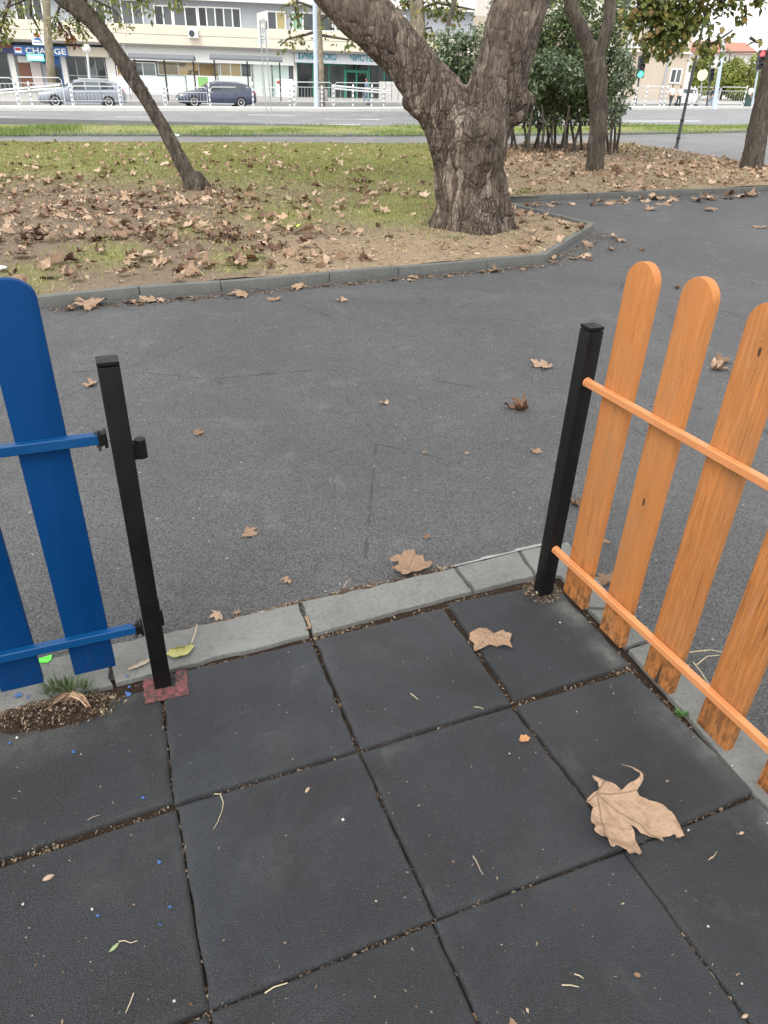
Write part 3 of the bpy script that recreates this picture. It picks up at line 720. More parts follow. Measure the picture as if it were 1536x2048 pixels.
# ================================================================== FENCES
def picket_poly(s0, s1, zb, zt, base, d, front, rr=None):
    c = (s0 + s1) / 2; hw = (s1 - s0) / 2; rr = rr or hw; pts = [(s0, zb), (s1, zb)]
    for k in range(13):
        a = math.pi * k / 12; pts.append((c + hw * math.cos(a), zt - rr + rr * math.sin(a)))
    return [np.array([base[0], base[1], 0]) + d * s + front + np.array([0, 0, z]) for s, z in pts]
def picket(parent, s0, s1, zb, zt, base, d, out, f0, th, mat, rr=None, lean=0.0, split=None):
    m = MB(); pts = np.array(picket_poly(s0, s1, zb, zt, base, d, out * f0, rr))
    pts += d * ((pts[:, 2] - zb) * lean)[:, None]
    m.prism(pts, out * th)
    o = mk('picket', m, mat, parent, bevel=.003, seg=2, smooth=24); return o
def post(parent, c, w_, h, mat, ax, lean=(0, 0)):
    m = MB(); hw = w_ / 2; ln = np.array([lean[0], lean[1], 1.0]) * h
    q = [ax[0] * hw * i + ax[1] * hw * j for i, j in ((-1, -1), (1, -1), (1, 1), (-1, 1))]
    m.prism([np.array([c[0], c[1], -.03]) + k for k in q], ln + [0, 0, .022]); o = mk('post', m, mat, parent, bevel=.003, seg=2, smooth=20)
    m = MB(); t = np.array([c[0], c[1], 0]) + ln
    m.prism([t + k * 1.0 + [0, 0, -.006] for k in q], (0, 0, .010)); mk('post_cap', m, black_metal, o, bevel=.002)
    return o
# orange fence
RP = Gz((1085, 1187), 0)
of = thing('picket_fence', 'orange painted picket fence with weathered rounded pickets and a black end post', 'fence', RP)
po = post(of, RP, .05, .992, black_metal, AX, (.003, .0))
tops = [(.092, .205, .078, 1.206), (.302, .408, .078, 1.214), (.517, .630, .086, 1.210), (.742, .852, .088, 1.21)]
for i, (s0, s1, zb, zt) in enumerate(tops): picket(of, s0, s1, zb, zt, RP, TD, UD, .0115, .026, orange_wood)
for k in range(1, 6): picket(of, .742 + .215 * k, .850 + .215 * k, .088, 1.21, RP, TD, UD, .0115, .026, orange_wood)
for z0, z1 in ((.828, .850), (.212, .236)):
    m = MB(); a = RP + TD * .022 + ZD * z0; b = RP + TD * 2.15 + ZD * (z0 + .03); dd = (b - a) / np.linalg.norm(b - a); bx = np.array([dd, UD, np.cross(dd, UD)])
    m.box((a + b) / 2, (np.linalg.norm(b - a), .021, .022), bx); rl = mk('rail', m, orange_metal, of, bevel=.0022, seg=1)
    m = MB(); m.lathe([(.007, -.003), (.009, 0), (.007, .002), (.002, .003)], a + TD * .012 + ZD * .011, 10); mk('rivet', m, orange_metal, rl, smooth=50)
    m = MB(); c = a + TD * .004
    m.lathe([(.005, -.010), (.013, -.005), (.0155, 0), (.012, .004), (.005, .007)], c, 10, ax=np.array([UD, ZD, TD])); mk('weld', m, orange_metal, rl, smooth=50)
# dark weathered gap in the foot of the third picket
rot_m = plain('rotten_wood', (.03, .02, .013), .95, .4, 60)
m = MB(); p0 = RP + TD * .568 + UD * .0105 + ZD * .086
m.add([p0, p0 + TD * .016, p0 + TD * .013 + ZD * .04, p0 + TD * .009 + ZD * .075, p0 + TD * .004 + ZD * .035], [(0, 1, 2, 3, 4)])
mk('rotten_split', m, rot_m, of)

# blue fence
LP = Gz((325, 1366), 0)
bf = thing('picket_fence', 'dark blue picket fence whose rails bolt onto a black square post', 'fence', LP)
pb = post(bf, LP, .05, 1.024, black_metal, AX, (.007, 0.0))
OUT = -TD
for s0, s1, zb, zt in ((-.232, -.119, .098, 1.215), (-.425, -.314, .098, 1.215), (-.64, -.53, .098, 1.215), (-.85, -.74, .098, 1.215)):
    picket(bf, s0, s1, zb, zt, LP, UD, OUT, .012, .024, blue_wood, rr=.045, lean=.006)
for zc in (.832, .232):
    m = MB(); a = LP - UD * .042 + ZD * zc; b = LP - UD * 1.6 + ZD * zc
    m.box((a + b) / 2, (1.558, .023, .026), AX); rl = mk('rail', m, blue_metal, bf, bevel=.002, seg=1)
    m = MB(); c = LP - UD * .036 + ZD * zc
    m.box(c, (.020, .027, .032), AX); m.box(c + UD * .007 - ZD * .002, (.008, .034, .040), AX); br = mk('bracket', m, black_metal, bf, bevel=.003)
    m = MB(); m.lathe([(.0035, -.034), (.0035, -.023), (.007, -.023), (.007, -.017), (.0035, -.017), (.0035, .014), (.008, .014), (.008, .020), (.004, .022)], LP - UD * .046 + ZD * zc, 6)
    mk('bolt', m, steel, br)
m = MB(); c = LP + UD * .049 + ZD * .792 - OUT * .004
m.lathe([(.009, -.024), (.0135, -.024), (.0135, .026), (.009, .026)], c, 14); m.box(c - UD * .014 - ZD * .002, (.02, .022, .044), AX)
mk('hinge_barrel', m, black_metal, bf, smooth=40)
m = MB(); m.box(LP + UD * .029 + ZD * .25, (.010, .016, .05), AX); m.box(LP + UD * .027 + ZD * .30, (.005, .01, .03), AX); mk('latch_lug', m, black_metal, bf, bevel=.002)

# ================================================================== LEAVES
HALF = [(0, 1.0), (8, .80), (13, .83), (19, .58), (27, .47), (35, .62), (41, .70), (50, .93), (57, .72), (64, .70), (75, .43), (87, .52), (97, .66), (108, .50), (122, .36), (140, .22), (162, .07)]
HALF_S = [(0, .96), (11, .80), (27, .60), (38, .72), (50, .88), (61, .72), (77, .54), (95, .64), (120, .42), (155, .12)]
def leaf_outline(half, jit, rg):
    pts = []
    for a, r in half: pts.append((a + rg.normal(0, 1.6), r * (1 + rg.normal(0, jit))))
    for a, r in half[:0:-1]: pts.append((-a + rg.normal(0, 1.6), r * (1 + rg.normal(0, jit))))
    return [(r * math.sin(R(a)), r * math.cos(R(a))) for a, r in pts]
def leaf_mesh(name, out, mat, cuts, curl, fold, rough, seed, stalk=True, thick=False, centre=(0, .42)):
    """a dry leaf lying with its stalk end at the origin and its middle lobe along +Y; unit length"""
    rg = np.random.default_rng(seed); bm = bmesh.new()
    vs = [bm.verts.new((x, y, 0)) for x, y in out]; bm.faces.new(vs)
    bmesh.ops.triangulate(bm, faces=bm.faces[:], ngon_method='BEAUTY')
    for _ in range(cuts): bmesh.ops.subdivide_edges(bm, edges=bm.edges[:], cuts=1, use_grid_fill=True)
    bmesh.ops.triangulate(bm, faces=bm.faces[:])
    co = np.array([v.co[:] for v in bm.verts]); c = np.array([*centre, 0]); d = co - c; r = np.linalg.norm(d, axis=1)
    ph = rg.uniform(0, math.pi); ax = np.abs(d[:, 0] * math.cos(ph) + d[:, 1] * math.sin(ph))
    z = curl * r ** 2 + fold * ax ** 1.4 + rough * fbm(co * 3.2 + seed, seed, 3) * (.3 + r) + .25 * rough * fbm(co * 9 + seed, seed + 7, 2)
    th = np.arctan2(d[:, 1], d[:, 0]); z = z + .5 * abs(curl) * np.sin(th * 3 + rg.uniform(0, 6)) * r ** 2
    sh = 1 - .25 * np.clip(np.abs(z) / .5, 0, 1)
    for v, q, zz, s in zip(bm.verts, co, z - z.min(), sh): v.co = (c[0] + (q[0] - c[0]) * s, c[1] + (q[1] - c[1]) * s, zz)
    z0 = float(np.interp(0, [0, 1], [z[0] - z.min(), 0]))
    if stalk:
        k = min(bm.verts, key=lambda v: (v.co.x ** 2 + v.co.y ** 2)); zb = k.co.z; bx, by = k.co.x, k.co.y
        L = rg.uniform(.2, .42); sx = rg.uniform(-.15, .15); ring = []
        for t in (0, .5, 1):
            cx, cy, cz = bx + sx * t * t, by + .03 - L * t, zb * (1 - t) + .012 + .05 * t * (1 - t)
            ring.append([bm.verts.new((cx + .011 * math.cos(a), cy, cz + .011 * math.sin(a))) for a in (0, 2.1, 4.2)])
        for a, b in zip(ring[:-1], ring[1:]):
            for j in range(3): bm.faces.new((a[j], a[(j + 1) % 3], b[(j + 1) % 3], b[j]))
    if thick:
        fs = [f for f in bm.faces]
        bmesh.ops.solidify(bm, geom=fs, thickness=.0025)
    bmesh.ops.recalc_face_normals(bm, faces=bm.faces)
    me = bpy.data.meshes.new(name); bm.to_mesh(me); bm.free(); me.materials.append(mat)
    me.polygons.foreach_set('use_smooth', [True] * len(me.polygons)); me.set_sharp_from_angle(angle=R(50)); return me
rgL = np.random.default_rng(3)
LV_HI = [leaf_mesh('leaf', leaf_outline(HALF, .09, rgL), m_, 1, cu, fo, ro, k) for k, (m_, cu, fo, ro) in enumerate([(tan_leaf, .16, .1, .10), (brown_leaf, -.26, .1, .12), (tan_leaf, .30, .22, .14), (brown_leaf, .22, .5, .16), (dark_leaf, .35, .55, .16), (tan_leaf, -.2, .2, .12)])]
LV_LO = [leaf_mesh('leaf', leaf_outline(HALF_S, .14, rgL), brown_leaf if k % 4 else dark_leaf, 1 if k % 2 else 0, cu, fo, ro, 20 + k, stalk=(k % 3 == 0)) for k, (cu, fo, ro) in enumerate([(.25, .2, .16), (-.3, .1, .18), (.4, .5, .2), (.15, .8, .2), (-.4, .3, .22), (.5, .2, .22), (-.2, .5, .2), (.2, .3, .3), (.6, .4, .2), (-.45, 0, .2)])]
def put_leaf(me, q, width_px, yaw, label, tilt=(0, 0), off=APZ, group=None, flat=1.0, name='fallen_leaf', lift=.002):
    g_ = G(*q, off) if q[1] < 1150 or off != 0 else Gz(q, 0)
    zc = (g_ - CP) @ FW; size = width_px * zc / F_PX / 1.25
    me2 = me; o = bpy.data.objects.new(name, me2); COL.objects.link(o)
    c, s = math.cos(yaw), math.sin(yaw); mid = np.array([-s * .42 * size, c * .42 * size, 0])
    o.location = (g_ - mid + [0, 0, lift]).tolist(); o.rotation_euler = (tilt[0], tilt[1], yaw); o.scale = (size, size, size * flat)
    return tag(o, label, 'leaf', group)
PL = 'leaves blown onto the asphalt path'
for (q, wpx, mi, yaw, lab, *ex) in [
    ((174, 612), 66, 5, 1.2, 'largest tan leaf against the lawn kerb, to the right of the blue fence top'),
    ((292, 603), 46, 0, 2.2, 'tan leaf in a small heap at the lawn kerb above the black post'),
    ((268, 606), 34, 2, .4, 'flat tan leaf overlapping a small heap at the kerb above the black post'),
    ((475, 592), 42, 1, 1.8, 'brown arched leaf lying just off the lawn kerb in front of the leaning tree'),
    ((546, 601), 30, 0, 3.0, 'small tan leaf alone on the asphalt, second from the left of three below the kerb'),
    ((595, 575), 32, 1, 1.0, 'brown leaf touching the kerb foot between leaning tree and thick tree'),
    ((686, 603), 24, 2, 4.1, 'small folded leaf with a dark underside alone below the lawn kerb'),
    ((178, 771), 32, 2, 1.7, 'thin pale leaf edge-on, half hidden behind the black post of the blue fence'),
    ((400, 866), 27, 0, 5.2, 'small tan leaf alone on the asphalt right of the blue fence rail'),
    ((1077, 733), 50, 0, 1.9, 'broad tan leaf flat on the asphalt left of the orange fence post'),
    ((1031, 818), 54, 4, 1.5, 'dark curled leaf with a black shadowed underside on the asphalt'),
    ((767, 808), 20, 3, .7, 'tiny pale leaf scrap in the middle of the asphalt path'),
    ((1072, 906), 24, 2, 3.3, 'small crumpled pale leaf left of the black post of the orange fence'),
    ((505, 1068), 38, 0, 4.6, 'tan leaf with a curled rim alone on the asphalt in front of the kerb'),
    ((572, 1165), 24, 5, 2.6, 'tiny tan triangular leaf scrap near the kerb stones'),
    ((852, 1075), 18, 2, 1.6, 'tiny folded leaf sliver on the asphalt above the leaf on the kerb'),
    ((430, 1235), 30, 1, 2.0, 'small reddish brown leaf at the edge of the kerb right of the black post'),
    ((472, 1225), 18, 0, .9, 'tiny pale brown scrap beside the reddish leaf at the kerb edge'),
    ((1148, 1008), 36, 4, .6, 'dark brown leaf showing between black post and first orange picket'),
    ((1438, 724), 40, 2, 1.4, 'pale leaf between second and third orange pickets, upper of two'),
    ((1440, 740), 42, 3, 4.5, 'narrow pale leaf between second and third orange pickets, lower of two'),
    ((1352, 577), 15, 4, 1.0, 'tiny dark curled leaf just right of the first orange picket tip'),
    ((1205, 1160), 42, 1, .4, 'tan leaf lying behind the foot of the first orange picket'),
    ((1210, 1085), 18, 0, 2.0, 'tiny pale leaf showing right of the first orange picket'),
    ((1298, 420), 28, 2, 1.7, 'pale leaf on the far asphalt below the second lawn kerb'),
    ((1424, 422), 30, 5, 4.4, 'arched pale leaf on the far asphalt, middle of three below the kerb'),
    ((1518, 456), 26, 0, 2.5, 'tan leaf on the far asphalt at the right edge of the picture'),
    ((1243, 483), 24, 1, 5.0, 'brown leaf just off the pointed corner of the lawn kerb'),
    ((985, 543), 30, 2, 1.2, 'pale curled leaf at the kerb below the thick tree'),
    ((932, 907), 12, 0, 1.2, 'tiny brown speck of leaf in the middle right of the asphalt'),
    ((850, 907), 12, 1, 4.2, 'tiny reddish leaf crumb in the centre of the asphalt')]:
    put_leaf(LV_HI[mi], q, wpx, yaw, lab, group=PL)
# rows of leaves swept against the kerbs
rg = np.random.default_rng(8)
KL = 'leaves swept against the lawn kerbs'
def row(q0, q1, n, spread, sz, lab):
    for _ in range(n):
        t = rg.random(); q = (q0[0] + (q1[0] - q0[0]) * t, q0[1] + (q1[1] - q0[1]) * t)
        g_ = G(*q, APZ); a, b = G(*q0, APZ), G(*q1, APZ); d = (b - a) / np.linalg.norm(b - a); nn = np.array([d[1], -d[0], 0])
        g_ = g_ + nn * abs(rg.normal(0, spread)); s = rg.uniform(*sz)
        o = bpy.data.objects.new('fallen_leaf', LV_LO[rg.integers(len(LV_LO))] if rg.random() < .5 else LV_HI[rg.integers(4)]); COL.objects.link(o)
        o.location = (g_ + [0, 0, .003]).tolist(); o.rotation_euler = (rg.normal(0, .15), rg.normal(0, .15), rg.uniform(0, 6.28)); o.scale = (s, s, s * .8)
        tag(o, lab, 'leaf', KL)
row((1010, 412), (1250, 401), 13, .14, (.10, .17), 'brown leaf among those swept against the second lawn kerb')
row((1220, 402), (1533, 390), 26, .16, (.12, .2), 'brown leaf among those swept against the second lawn kerb')
row((1098, 528), (1192, 468), 12, .22, (.07, .13), 'brown leaf heaped outside the pointed corner of the lawn kerb')
row((130, 616), (440, 588), 7, .06, (.04, .08), 'leaf scrap at the foot of the long lawn kerb')
row((640, 572), (1080, 534), 12, .06, (.04, .08), 'leaf scrap at the foot of the long lawn kerb')

# leaf on the kerb, leaf on the tiles, the big leaf in front: each traced in its own outline
def traced(name, pix, base, tip, z, mat, lab, curl, fold, rough, seed, cuts=3, thick=True, grow=0.0):
    W = np.array([Gz(q, z) for q in pix]); b = Gz(base, z); t = Gz(tip, z); y = t - b; L = np.linalg.norm(y); y /= L; x = np.array([y[1], -y[0], 0])
    out = [(float((p - b) @ x / L), float((p - b) @ y / L)) for p in W]
    cen = np.mean(out, 0)
    me = leaf_mesh('leaf_blade', out, mat, cuts, curl, fold, rough, seed, stalk=False, thick=thick, centre=tuple(cen))
    o = bpy.data.objects.new(name, me); COL.objects.link(o)
    o.matrix_world = Matrix(((x[0] * L, y[0] * L, 0, b[0]), (x[1] * L, y[1] * L, 0, b[1]), (0, 0, L, z + .003), (0, 0, 0, 1)))
    return tag(o, lab, 'leaf')
zq = lambda pts, ox, oy, k: [(ox + a / k, oy + b / k) for a, b in pts]
hero = zq([(510, 315), (540, 318), (575, 330), (610, 340), (640, 350), (665, 368), (690, 392), (712, 378), (735, 360), (775, 345), (792, 328), (790, 310), (765, 296), (740, 272), (712, 258), (680, 243), (700, 246), (730, 255), (760, 276), (790, 296), (808, 318), (812, 345), (800, 372), (782, 392), (778, 408), (792, 425), (850, 455), (895, 470), (925, 484), (955, 512), (978, 530), (1000, 560), (1028, 606), (1053, 655), (1028, 664), (1008, 674), (1000, 652), (960, 650), (925, 655), (932, 684), (900, 672), (865, 656), (840, 645), (800, 636), (770, 610), (742, 588), (757, 618), (765, 645), (775, 690), (790, 735), (803, 785), (795, 815), (780, 832), (748, 812), (722, 790), (715, 757), (680, 742), (650, 734), (632, 748), (614, 748), (600, 725), (590, 703), (565, 697), (540, 675), (514, 652), (526, 622), (512, 590), (505, 560), (514, 520), (522, 498), (500, 484), (476, 470), (484, 452), (500, 434), (524, 413), (545, 402), (556, 385), (552, 352), (530, 334)], 1000, 1450, 2.866)
hl = traced('fallen_leaf', hero, zq([(548, 420)], 1000, 1450, 2.866)[0], zq([(930, 690)], 1000, 1450, 2.866)[0], 0.0, tan_leaf, 'large brown plane leaf lying on the rubber tiles in the lower right, with torn lobes', .12, .06, .07, 41, grow=1)
leaf2 = [(937, 1272), (955, 1262), (972, 1260), (987, 1270), (1006, 1263), (1025, 1276), (1019, 1285), (1026, 1304), (1008, 1294), (993, 1297), (979, 1291), (966, 1300), (945, 1311), (948, 1290), (938, 1281)]
traced('fallen_leaf', leaf2, (982, 1268), (948, 1306), 0.0, tan_leaf, 'star shaped tan leaf lying across the joint between two upper rubber tiles', .12, .05, .05, 42)
leaf3 = [(778, 1123), (790, 1117), (803, 1117), (806, 1108), (828, 1106), (832, 1114), (846, 1115), (850, 1127), (862, 1129), (870, 1138), (862, 1145), (842, 1146), (822, 1152), (806, 1158), (789, 1157), (779, 1150), (783, 1139), (796, 1134), (797, 1127), (781, 1129)]
traced('fallen_leaf', leaf3, (812, 1146), (832, 1110), APZ + .014, tan_leaf, 'broad tan leaf with lobed tips lying half over the outer kerb edge', .14, .12, .06, 43)
leaf4 = [(1039, 1478), (1041, 1472), (1046, 1473), (1052, 1471), (1055, 1475), (1060, 1477), (1057, 1482), (1056, 1486), (1049, 1485), (1042, 1487), (1038, 1482)]
traced('fallen_leaf', leaf4, (1040, 1480), (1059, 1479), 0.0, amber_leaf, 'small amber leaf on a middle rubber tile near its right joint', .1, .1, .08, 44, cuts=1)
leaf5 = [(615, 1231), (618, 1243), (622, 1252), (621, 1264), (612, 1262), (609, 1259), (617, 1257), (614, 1247), (609, 1236)]
traced('fallen_leaf', leaf5, (614, 1234), (618, 1262), 0.0, tan_leaf, 'pale leaf sliver caught in the joint between two kerb stones', .2, .2, .1, 45, cuts=1)
leaf6 = [(1019, 2036), (1027, 2041), (1034, 2050), (1034, 2070), (1020, 2070), (1018, 2052)]
traced('fallen_leaf', leaf6, (1026, 2070), (1022, 2036), 0.0, tan_leaf, 'pale leaf tip cut off by the bottom edge of the picture', .3, .2, .05, 46, cuts=1)
leaf7 = [(1266, 1948), (1274, 1947), (1281, 1953), (1280, 1958), (1272, 1956), (1266, 1954)]
traced('leaf_scrap', leaf7, (1266, 1951), (1281, 1955), 0.0, brown_leaf, 'small reddish leaf scrap on a bottom right rubber tile', .3, .3, .1, 47, cuts=1)
# stalks, twigs, seeds lying on the tiles
straw_m = plain('dry_straw', (.44, .37, .25), .7, .25, 30)
twig_m = plain('grey_twig', (.20, .165, .135), .85, .3, 40)
def strand(name, pix, r, mat, lab, cat, z=.004, par=None):
    pts = [Gz(q, 0) + [0, 0, z + .004 * math.sin(k * 1.7) ** 2] for k, q in enumerate(pix)]
    m = MB(); m.tube(pts, [r * (1 - .5 * k / len(pts)) for k in range(len(pts))], 5); o = mk(name, m, mat, par, org=None if par else pts[0], smooth=60)
    return o if par else tag(o, lab, cat)
strand('twig', [(946, 1714), (953, 1728), (960, 1742), (966, 1753)], .0022, twig_m, 'short straight grey twig on the middle tile of the front row', 'twig')
strand('dry_stalk', [(429, 1590), (441, 1592), (447, 1607), (445, 1624), (436, 1646), (427, 1662)], .0013, straw_m, 'curved pale stalk hanging from a tile joint at the left', 'stalk')
strand('dry_stalk', [(268, 1988), (262, 2008), (252, 2028)], .0013, straw_m, 'straight tan stalk on the lower left tile', 'stalk')
strand('dry_stalk', [(530, 1988), (548, 1978), (575, 1968)], .0016, straw_m, 'bent straw lying in the lowest tile joint', 'stalk')
strand('dry_stalk', [(820, 1388), (828, 1396), (838, 1403)], .0014, straw_m, 'short pale stalk on the tile behind the middle joint', 'stalk')
strand('dry_stalk', [(946, 1416), (958, 1418), (967, 1420)], .0012, straw_m, 'short pale stalk just above the middle joint', 'stalk')
strand('dry_stalk', [(1148, 1950), (1158, 1955), (1166, 1959)], .0013, straw_m, 'upper of two short pale stalks on the lower right tile', 'stalk')
strand('dry_stalk', [(1123, 1972), (1140, 1974), (1157, 1976)], .0013, straw_m, 'lower of two short pale stalks on the lower right tile', 'stalk')
strand('dry_stalk', [(1416, 1722), (1426, 1716), (1432, 1706), (1433, 1707)], .001, straw_m, 'bent thin stalk right of the big brown leaf', 'stalk')
strand('dry_stalk', [(176, 1642), (186, 1638), (200, 1632)], .0015, twig_m, 'small brown stalk on the left tile above the joint', 'stalk')
strand('twig', [(687, 1178), (694, 1168), (701, 1161)], .004, twig_m, 'small grey twig leaning over the outer kerb edge', 'twig', .006)
for k, (p_, l_) in enumerate((([(1380, 1300), (1420, 1297), (1455, 1301)], 'long straw'), ([(1388, 1320), (1402, 1340), (1425, 1372)], 'bent straw'), ([(1395, 1325), (1415, 1310), (1440, 1306)], 'thin straw'))):
    strand('dry_stalk', p_, .0022, straw_m, l_ + ' in the dry tuft behind the third orange picket', 'stalk', -.01)
for q, L, a, lab in (((97, 1755), .013, .6, 'pale oval seed husk on the left tile'), ((615, 1580), .010, 1.1, 'small brown seed on the left centre tile'), ((1423, 1450 + 760 / 2.866), .004, 0, 'tiny seed on the right tile'), ((1483, 1666), .008, .4, 'tan seed husk on the right edge tile'), ((1490, 2032), .008, .4, 'brown seed at the bottom right joint')):
    c = Gz(q, .003); m = MB(); m.lathe([(.001, -L), (L * .38, -L * .6), (L * .5, 0), (L * .36, L * .6), (.001, L)], c, 8, ax=np.array([[0, 0, 1], [-math.sin(a), math.cos(a), 0], [math.cos(a), math.sin(a), 0]]))
    tag(mk('seed', m, plain('seed_husk', (.34, .25, .18), .7, .25, 90), org=c, smooth=60), lab, 'seed')
# green sprig
sp_m = plain('sprig_green', (.20, .27, .13), .5, .2, 40)
sg = thing('leaf_sprig', 'small narrow green leaf on a long pale stalk on the lower left tile', 'leaf', Gz((240, 1885), 0))
strand('stalk', [(238, 1885), (250, 1885), (262, 1888), (276, 1885)], .0011, straw_m, None, None, .004, sg)
o_ = [Gz(q, .004) for q in ((239, 1885), (232, 1887), (224, 1894), (217, 1905), (226, 1901), (234, 1894))]
m = MB(); c = np.mean(o_, 0) + [0, 0, .003]; m.add(o_ + [c], [(i, (i + 1) % 6, 6) for i in range(6)]); mk('blade', m, sp_m, sg, smooth=60)

# curled yellow-green leaf behind the left post, and the dry curl in front of it
def curl_leaf(name, px, rads, mat, lab, cat, z0=.0, stalk=None, flat=.45, ribs=5):
    pts = [Gz(q, 0) + [0, 0, z0] for q in px]; N = 18; t = np.linspace(0, 1, N); idx = np.linspace(0, len(pts) - 1, N)
    pp = np.array([[np.interp(i, range(len(pts)), [p[k] for p in pts]) for k in range(3)] for i in idx]); rr = np.interp(idx, range(len(pts)), rads)
    V = []; nb = 16
    for i in range(N):
        d = pp[min(i + 1, N - 1)] - pp[max(i - 1, 0)]; d /= np.linalg.norm(d); s = np.cross(d, ZD); s /= np.linalg.norm(s)
        for j in range(nb):
            a = -2.2 + 4.4 * j / (nb - 1) + math.pi / 2 + math.pi; r = rr[i] * (1 + .13 * math.sin(j * ribs * .9)) * (1 + .08 * math.sin(i * 1.3 + j))
            V.append(pp[i] + s * r * math.cos(a) + ZD * (r * math.sin(a) * flat + rr[i] * flat + .001))
    F = loft_faces(N, nb); th = thing(name, lab, cat, pp[0])
    mk('blade', (np.array(V), F), mat, th, smooth=70)
    if stalk:
        m = MB(); q = [Gz(k, 0) + [0, 0, h] for k, h in stalk]; m.tube(q, [.0022, .0018, .0016, .0012][:len(q)], 6); mk('stalk', m, straw_m, th, smooth=60)
    return th
curl_leaf('curled_leaf', [(336, 1306), (352, 1310), (370, 1306), (386, 1292)], [.012, .022, .02, .006], yellow_leaf, 'yellow green curled leaf with a long stalk behind the left black post', 'leaf', .002, [((384, 1290), .012), ((391, 1272), .012), ((395, 1252), .006)])
curl_leaf('curled_leaf', [(257, 1340), (272, 1334), (290, 1326), (303, 1318)], [.004, .009, .010, .004], plain('pale_dry_leaf', (.42, .36, .28), .7, .3, 60), 'pale dry rolled leaf on the kerb left of the left black post', 'leaf', .001)
# bright green plastic scrap
gp = NT('green_plastic').done((.10, .72, .05), .4)
m = MB(); q = [Gz(k, .002) for k in ((78, 1318), (104, 1310), (103, 1320), (95, 1326), (79, 1326))]; m.prism(q[::-1], (0, 0, .003))
tag(mk('plastic_scrap', m, gp, org=q[0], bevel=.001), 'bright green plastic scrap on the kerb behind the blue pickets', 'litter')
# heap of soil, grass tuft and rolled leaves by the blue fence
hc = Gz((112, 1425), 0); N = 46
A, B = np.meshgrid(np.linspace(-1, 1, N), np.linspace(-1, 1, N)); ex = np.array([math.cos(R(17)), math.sin(R(17)), 0]); ey = np.array([-ex[1], ex[0], 0])
V = hc + A.reshape(-1, 1) * ex * .20 + B.reshape(-1, 1) * ey * .062
rr_ = np.clip(1 - np.sqrt(A.ravel() ** 2 + B.ravel() ** 2) * (1 + .22 * fbm(V * 18, 3)), 0, 1)
V[:, 2] = -.012 + .042 * rr_ ** .7 + .006 * fbm(V * 70, 2) * (rr_ > 0)
tag(mk('soil_heap', (V, loft_faces(N, N)), soil, smooth=180), kind='stuff')
def hpts(n, rg):
    a = rg.random(n) * 6.283; r = np.sqrt(rg.random(n)) * 1.0
    p = hc + (r * np.cos(a))[:, None] * ex * .20 + (r * np.sin(a))[:, None] * ey * .062; p[:, 2] = -.006 + .040 * np.clip(1 - r, 0, 1) ** .7 + rg.random(n) * .004; return p
V, F = flakes(1500, hpts, .005, .017, seed=9)
tag(mk('soil_heap_crumbs', (V, F), chips), kind='stuff')
rolled = plain('rolled_leaf', (.20, .13, .085), .7, .35, 50)
curl_leaf('rolled_leaf', [(98, 1432), (112, 1418), (128, 1406), (140, 1398)], [.004, .009, .010, .004], rolled, 'dark brown rolled leaf on the soil heap, pointing at the grass tuft', 'leaf', .022, flat=.7)
curl_leaf('rolled_leaf', [(130, 1404), (148, 1402), (166, 1408), (180, 1424)], [.004, .010, .010, .005], plain('rolled_leaf_tan', (.36, .24, .15), .7, .3, 50), 'tan rolled leaf bending over the right of the soil heap', 'leaf', .02, flat=.7)
curl_leaf('rolled_leaf', [(126, 1424), (136, 1414), (148, 1404)], [.003, .008, .005], rolled, 'short rolled leaf in the middle of the soil heap', 'leaf', .024, flat=.7)
grass_near = plain('tuft_green', (.065, .10, .032), .6, .35, 30)
def tuft(name, c, n, rad, hgt, mat, wid=.0022, seed=0):
    rg = np.random.default_rng(seed); V, F = [], []
    for i in range(n):
        a = rg.random() * 6.283; r = rad * math.sqrt(rg.random()); b = np.array([c[0] + r * math.cos(a) * 1.6, c[1] + r * math.sin(a) * .7, c[2]])
        d = np.array([math.cos(a), math.sin(a), 0]) * rg.uniform(.2, 1.0); h = hgt * rg.uniform(.5, 1); s = np.array([-d[1], d[0], 0]); s = s / np.linalg.norm(s) * wid
        k = len(V); V += [b - s, b + s, b + d * h * .35 + ZD * h * .6 + s * .8, b + d * h * .35 + ZD * h * .6 - s * .8, b + d * h * .9 + ZD * h * .85]; F += [[k, k + 1, k + 2, k + 3], [k + 3, k + 2, k + 4]]
    return mk(name, (np.array(V), F), mat, org=c)
t_ = Gz((140, 1385), 0); tag(tuft('grass_tuft', t_, 150, .045, .05, grass_near, seed=1), 'small green grass tuft growing at the kerb behind the soil heap', 'grass tuft')
for q_, n_, h_, lab_ in (((872, 452), 90, .11, 'grass tuft at the left foot of the thick tree'), ((905, 478), 60, .06, 'short dry grass tuft in front of the thick tree foot'), ((1040, 386), 80, .07, 'green grass patch behind the second lawn kerb'), ((505, 520), 120, .07, 'green weed patch in the leaf litter near the kerb')):
    t_ = G(*q_, LZ - .01); tag(tuft('grass_tuft', t_, n_, .13, h_, plain('tuft_blade', (.13, .16, .05), .6, .5, 20), .004, n_), lab_, 'grass tuft')
t_ = Gz((1362, 1430), 0); tag(tuft('weed', t_, 26, .012, .022, plain('weed_green', (.07, .16, .04), .6), .003, 2), 'tiny green weed growing in the joint beside the orange fence kerb', 'weed')

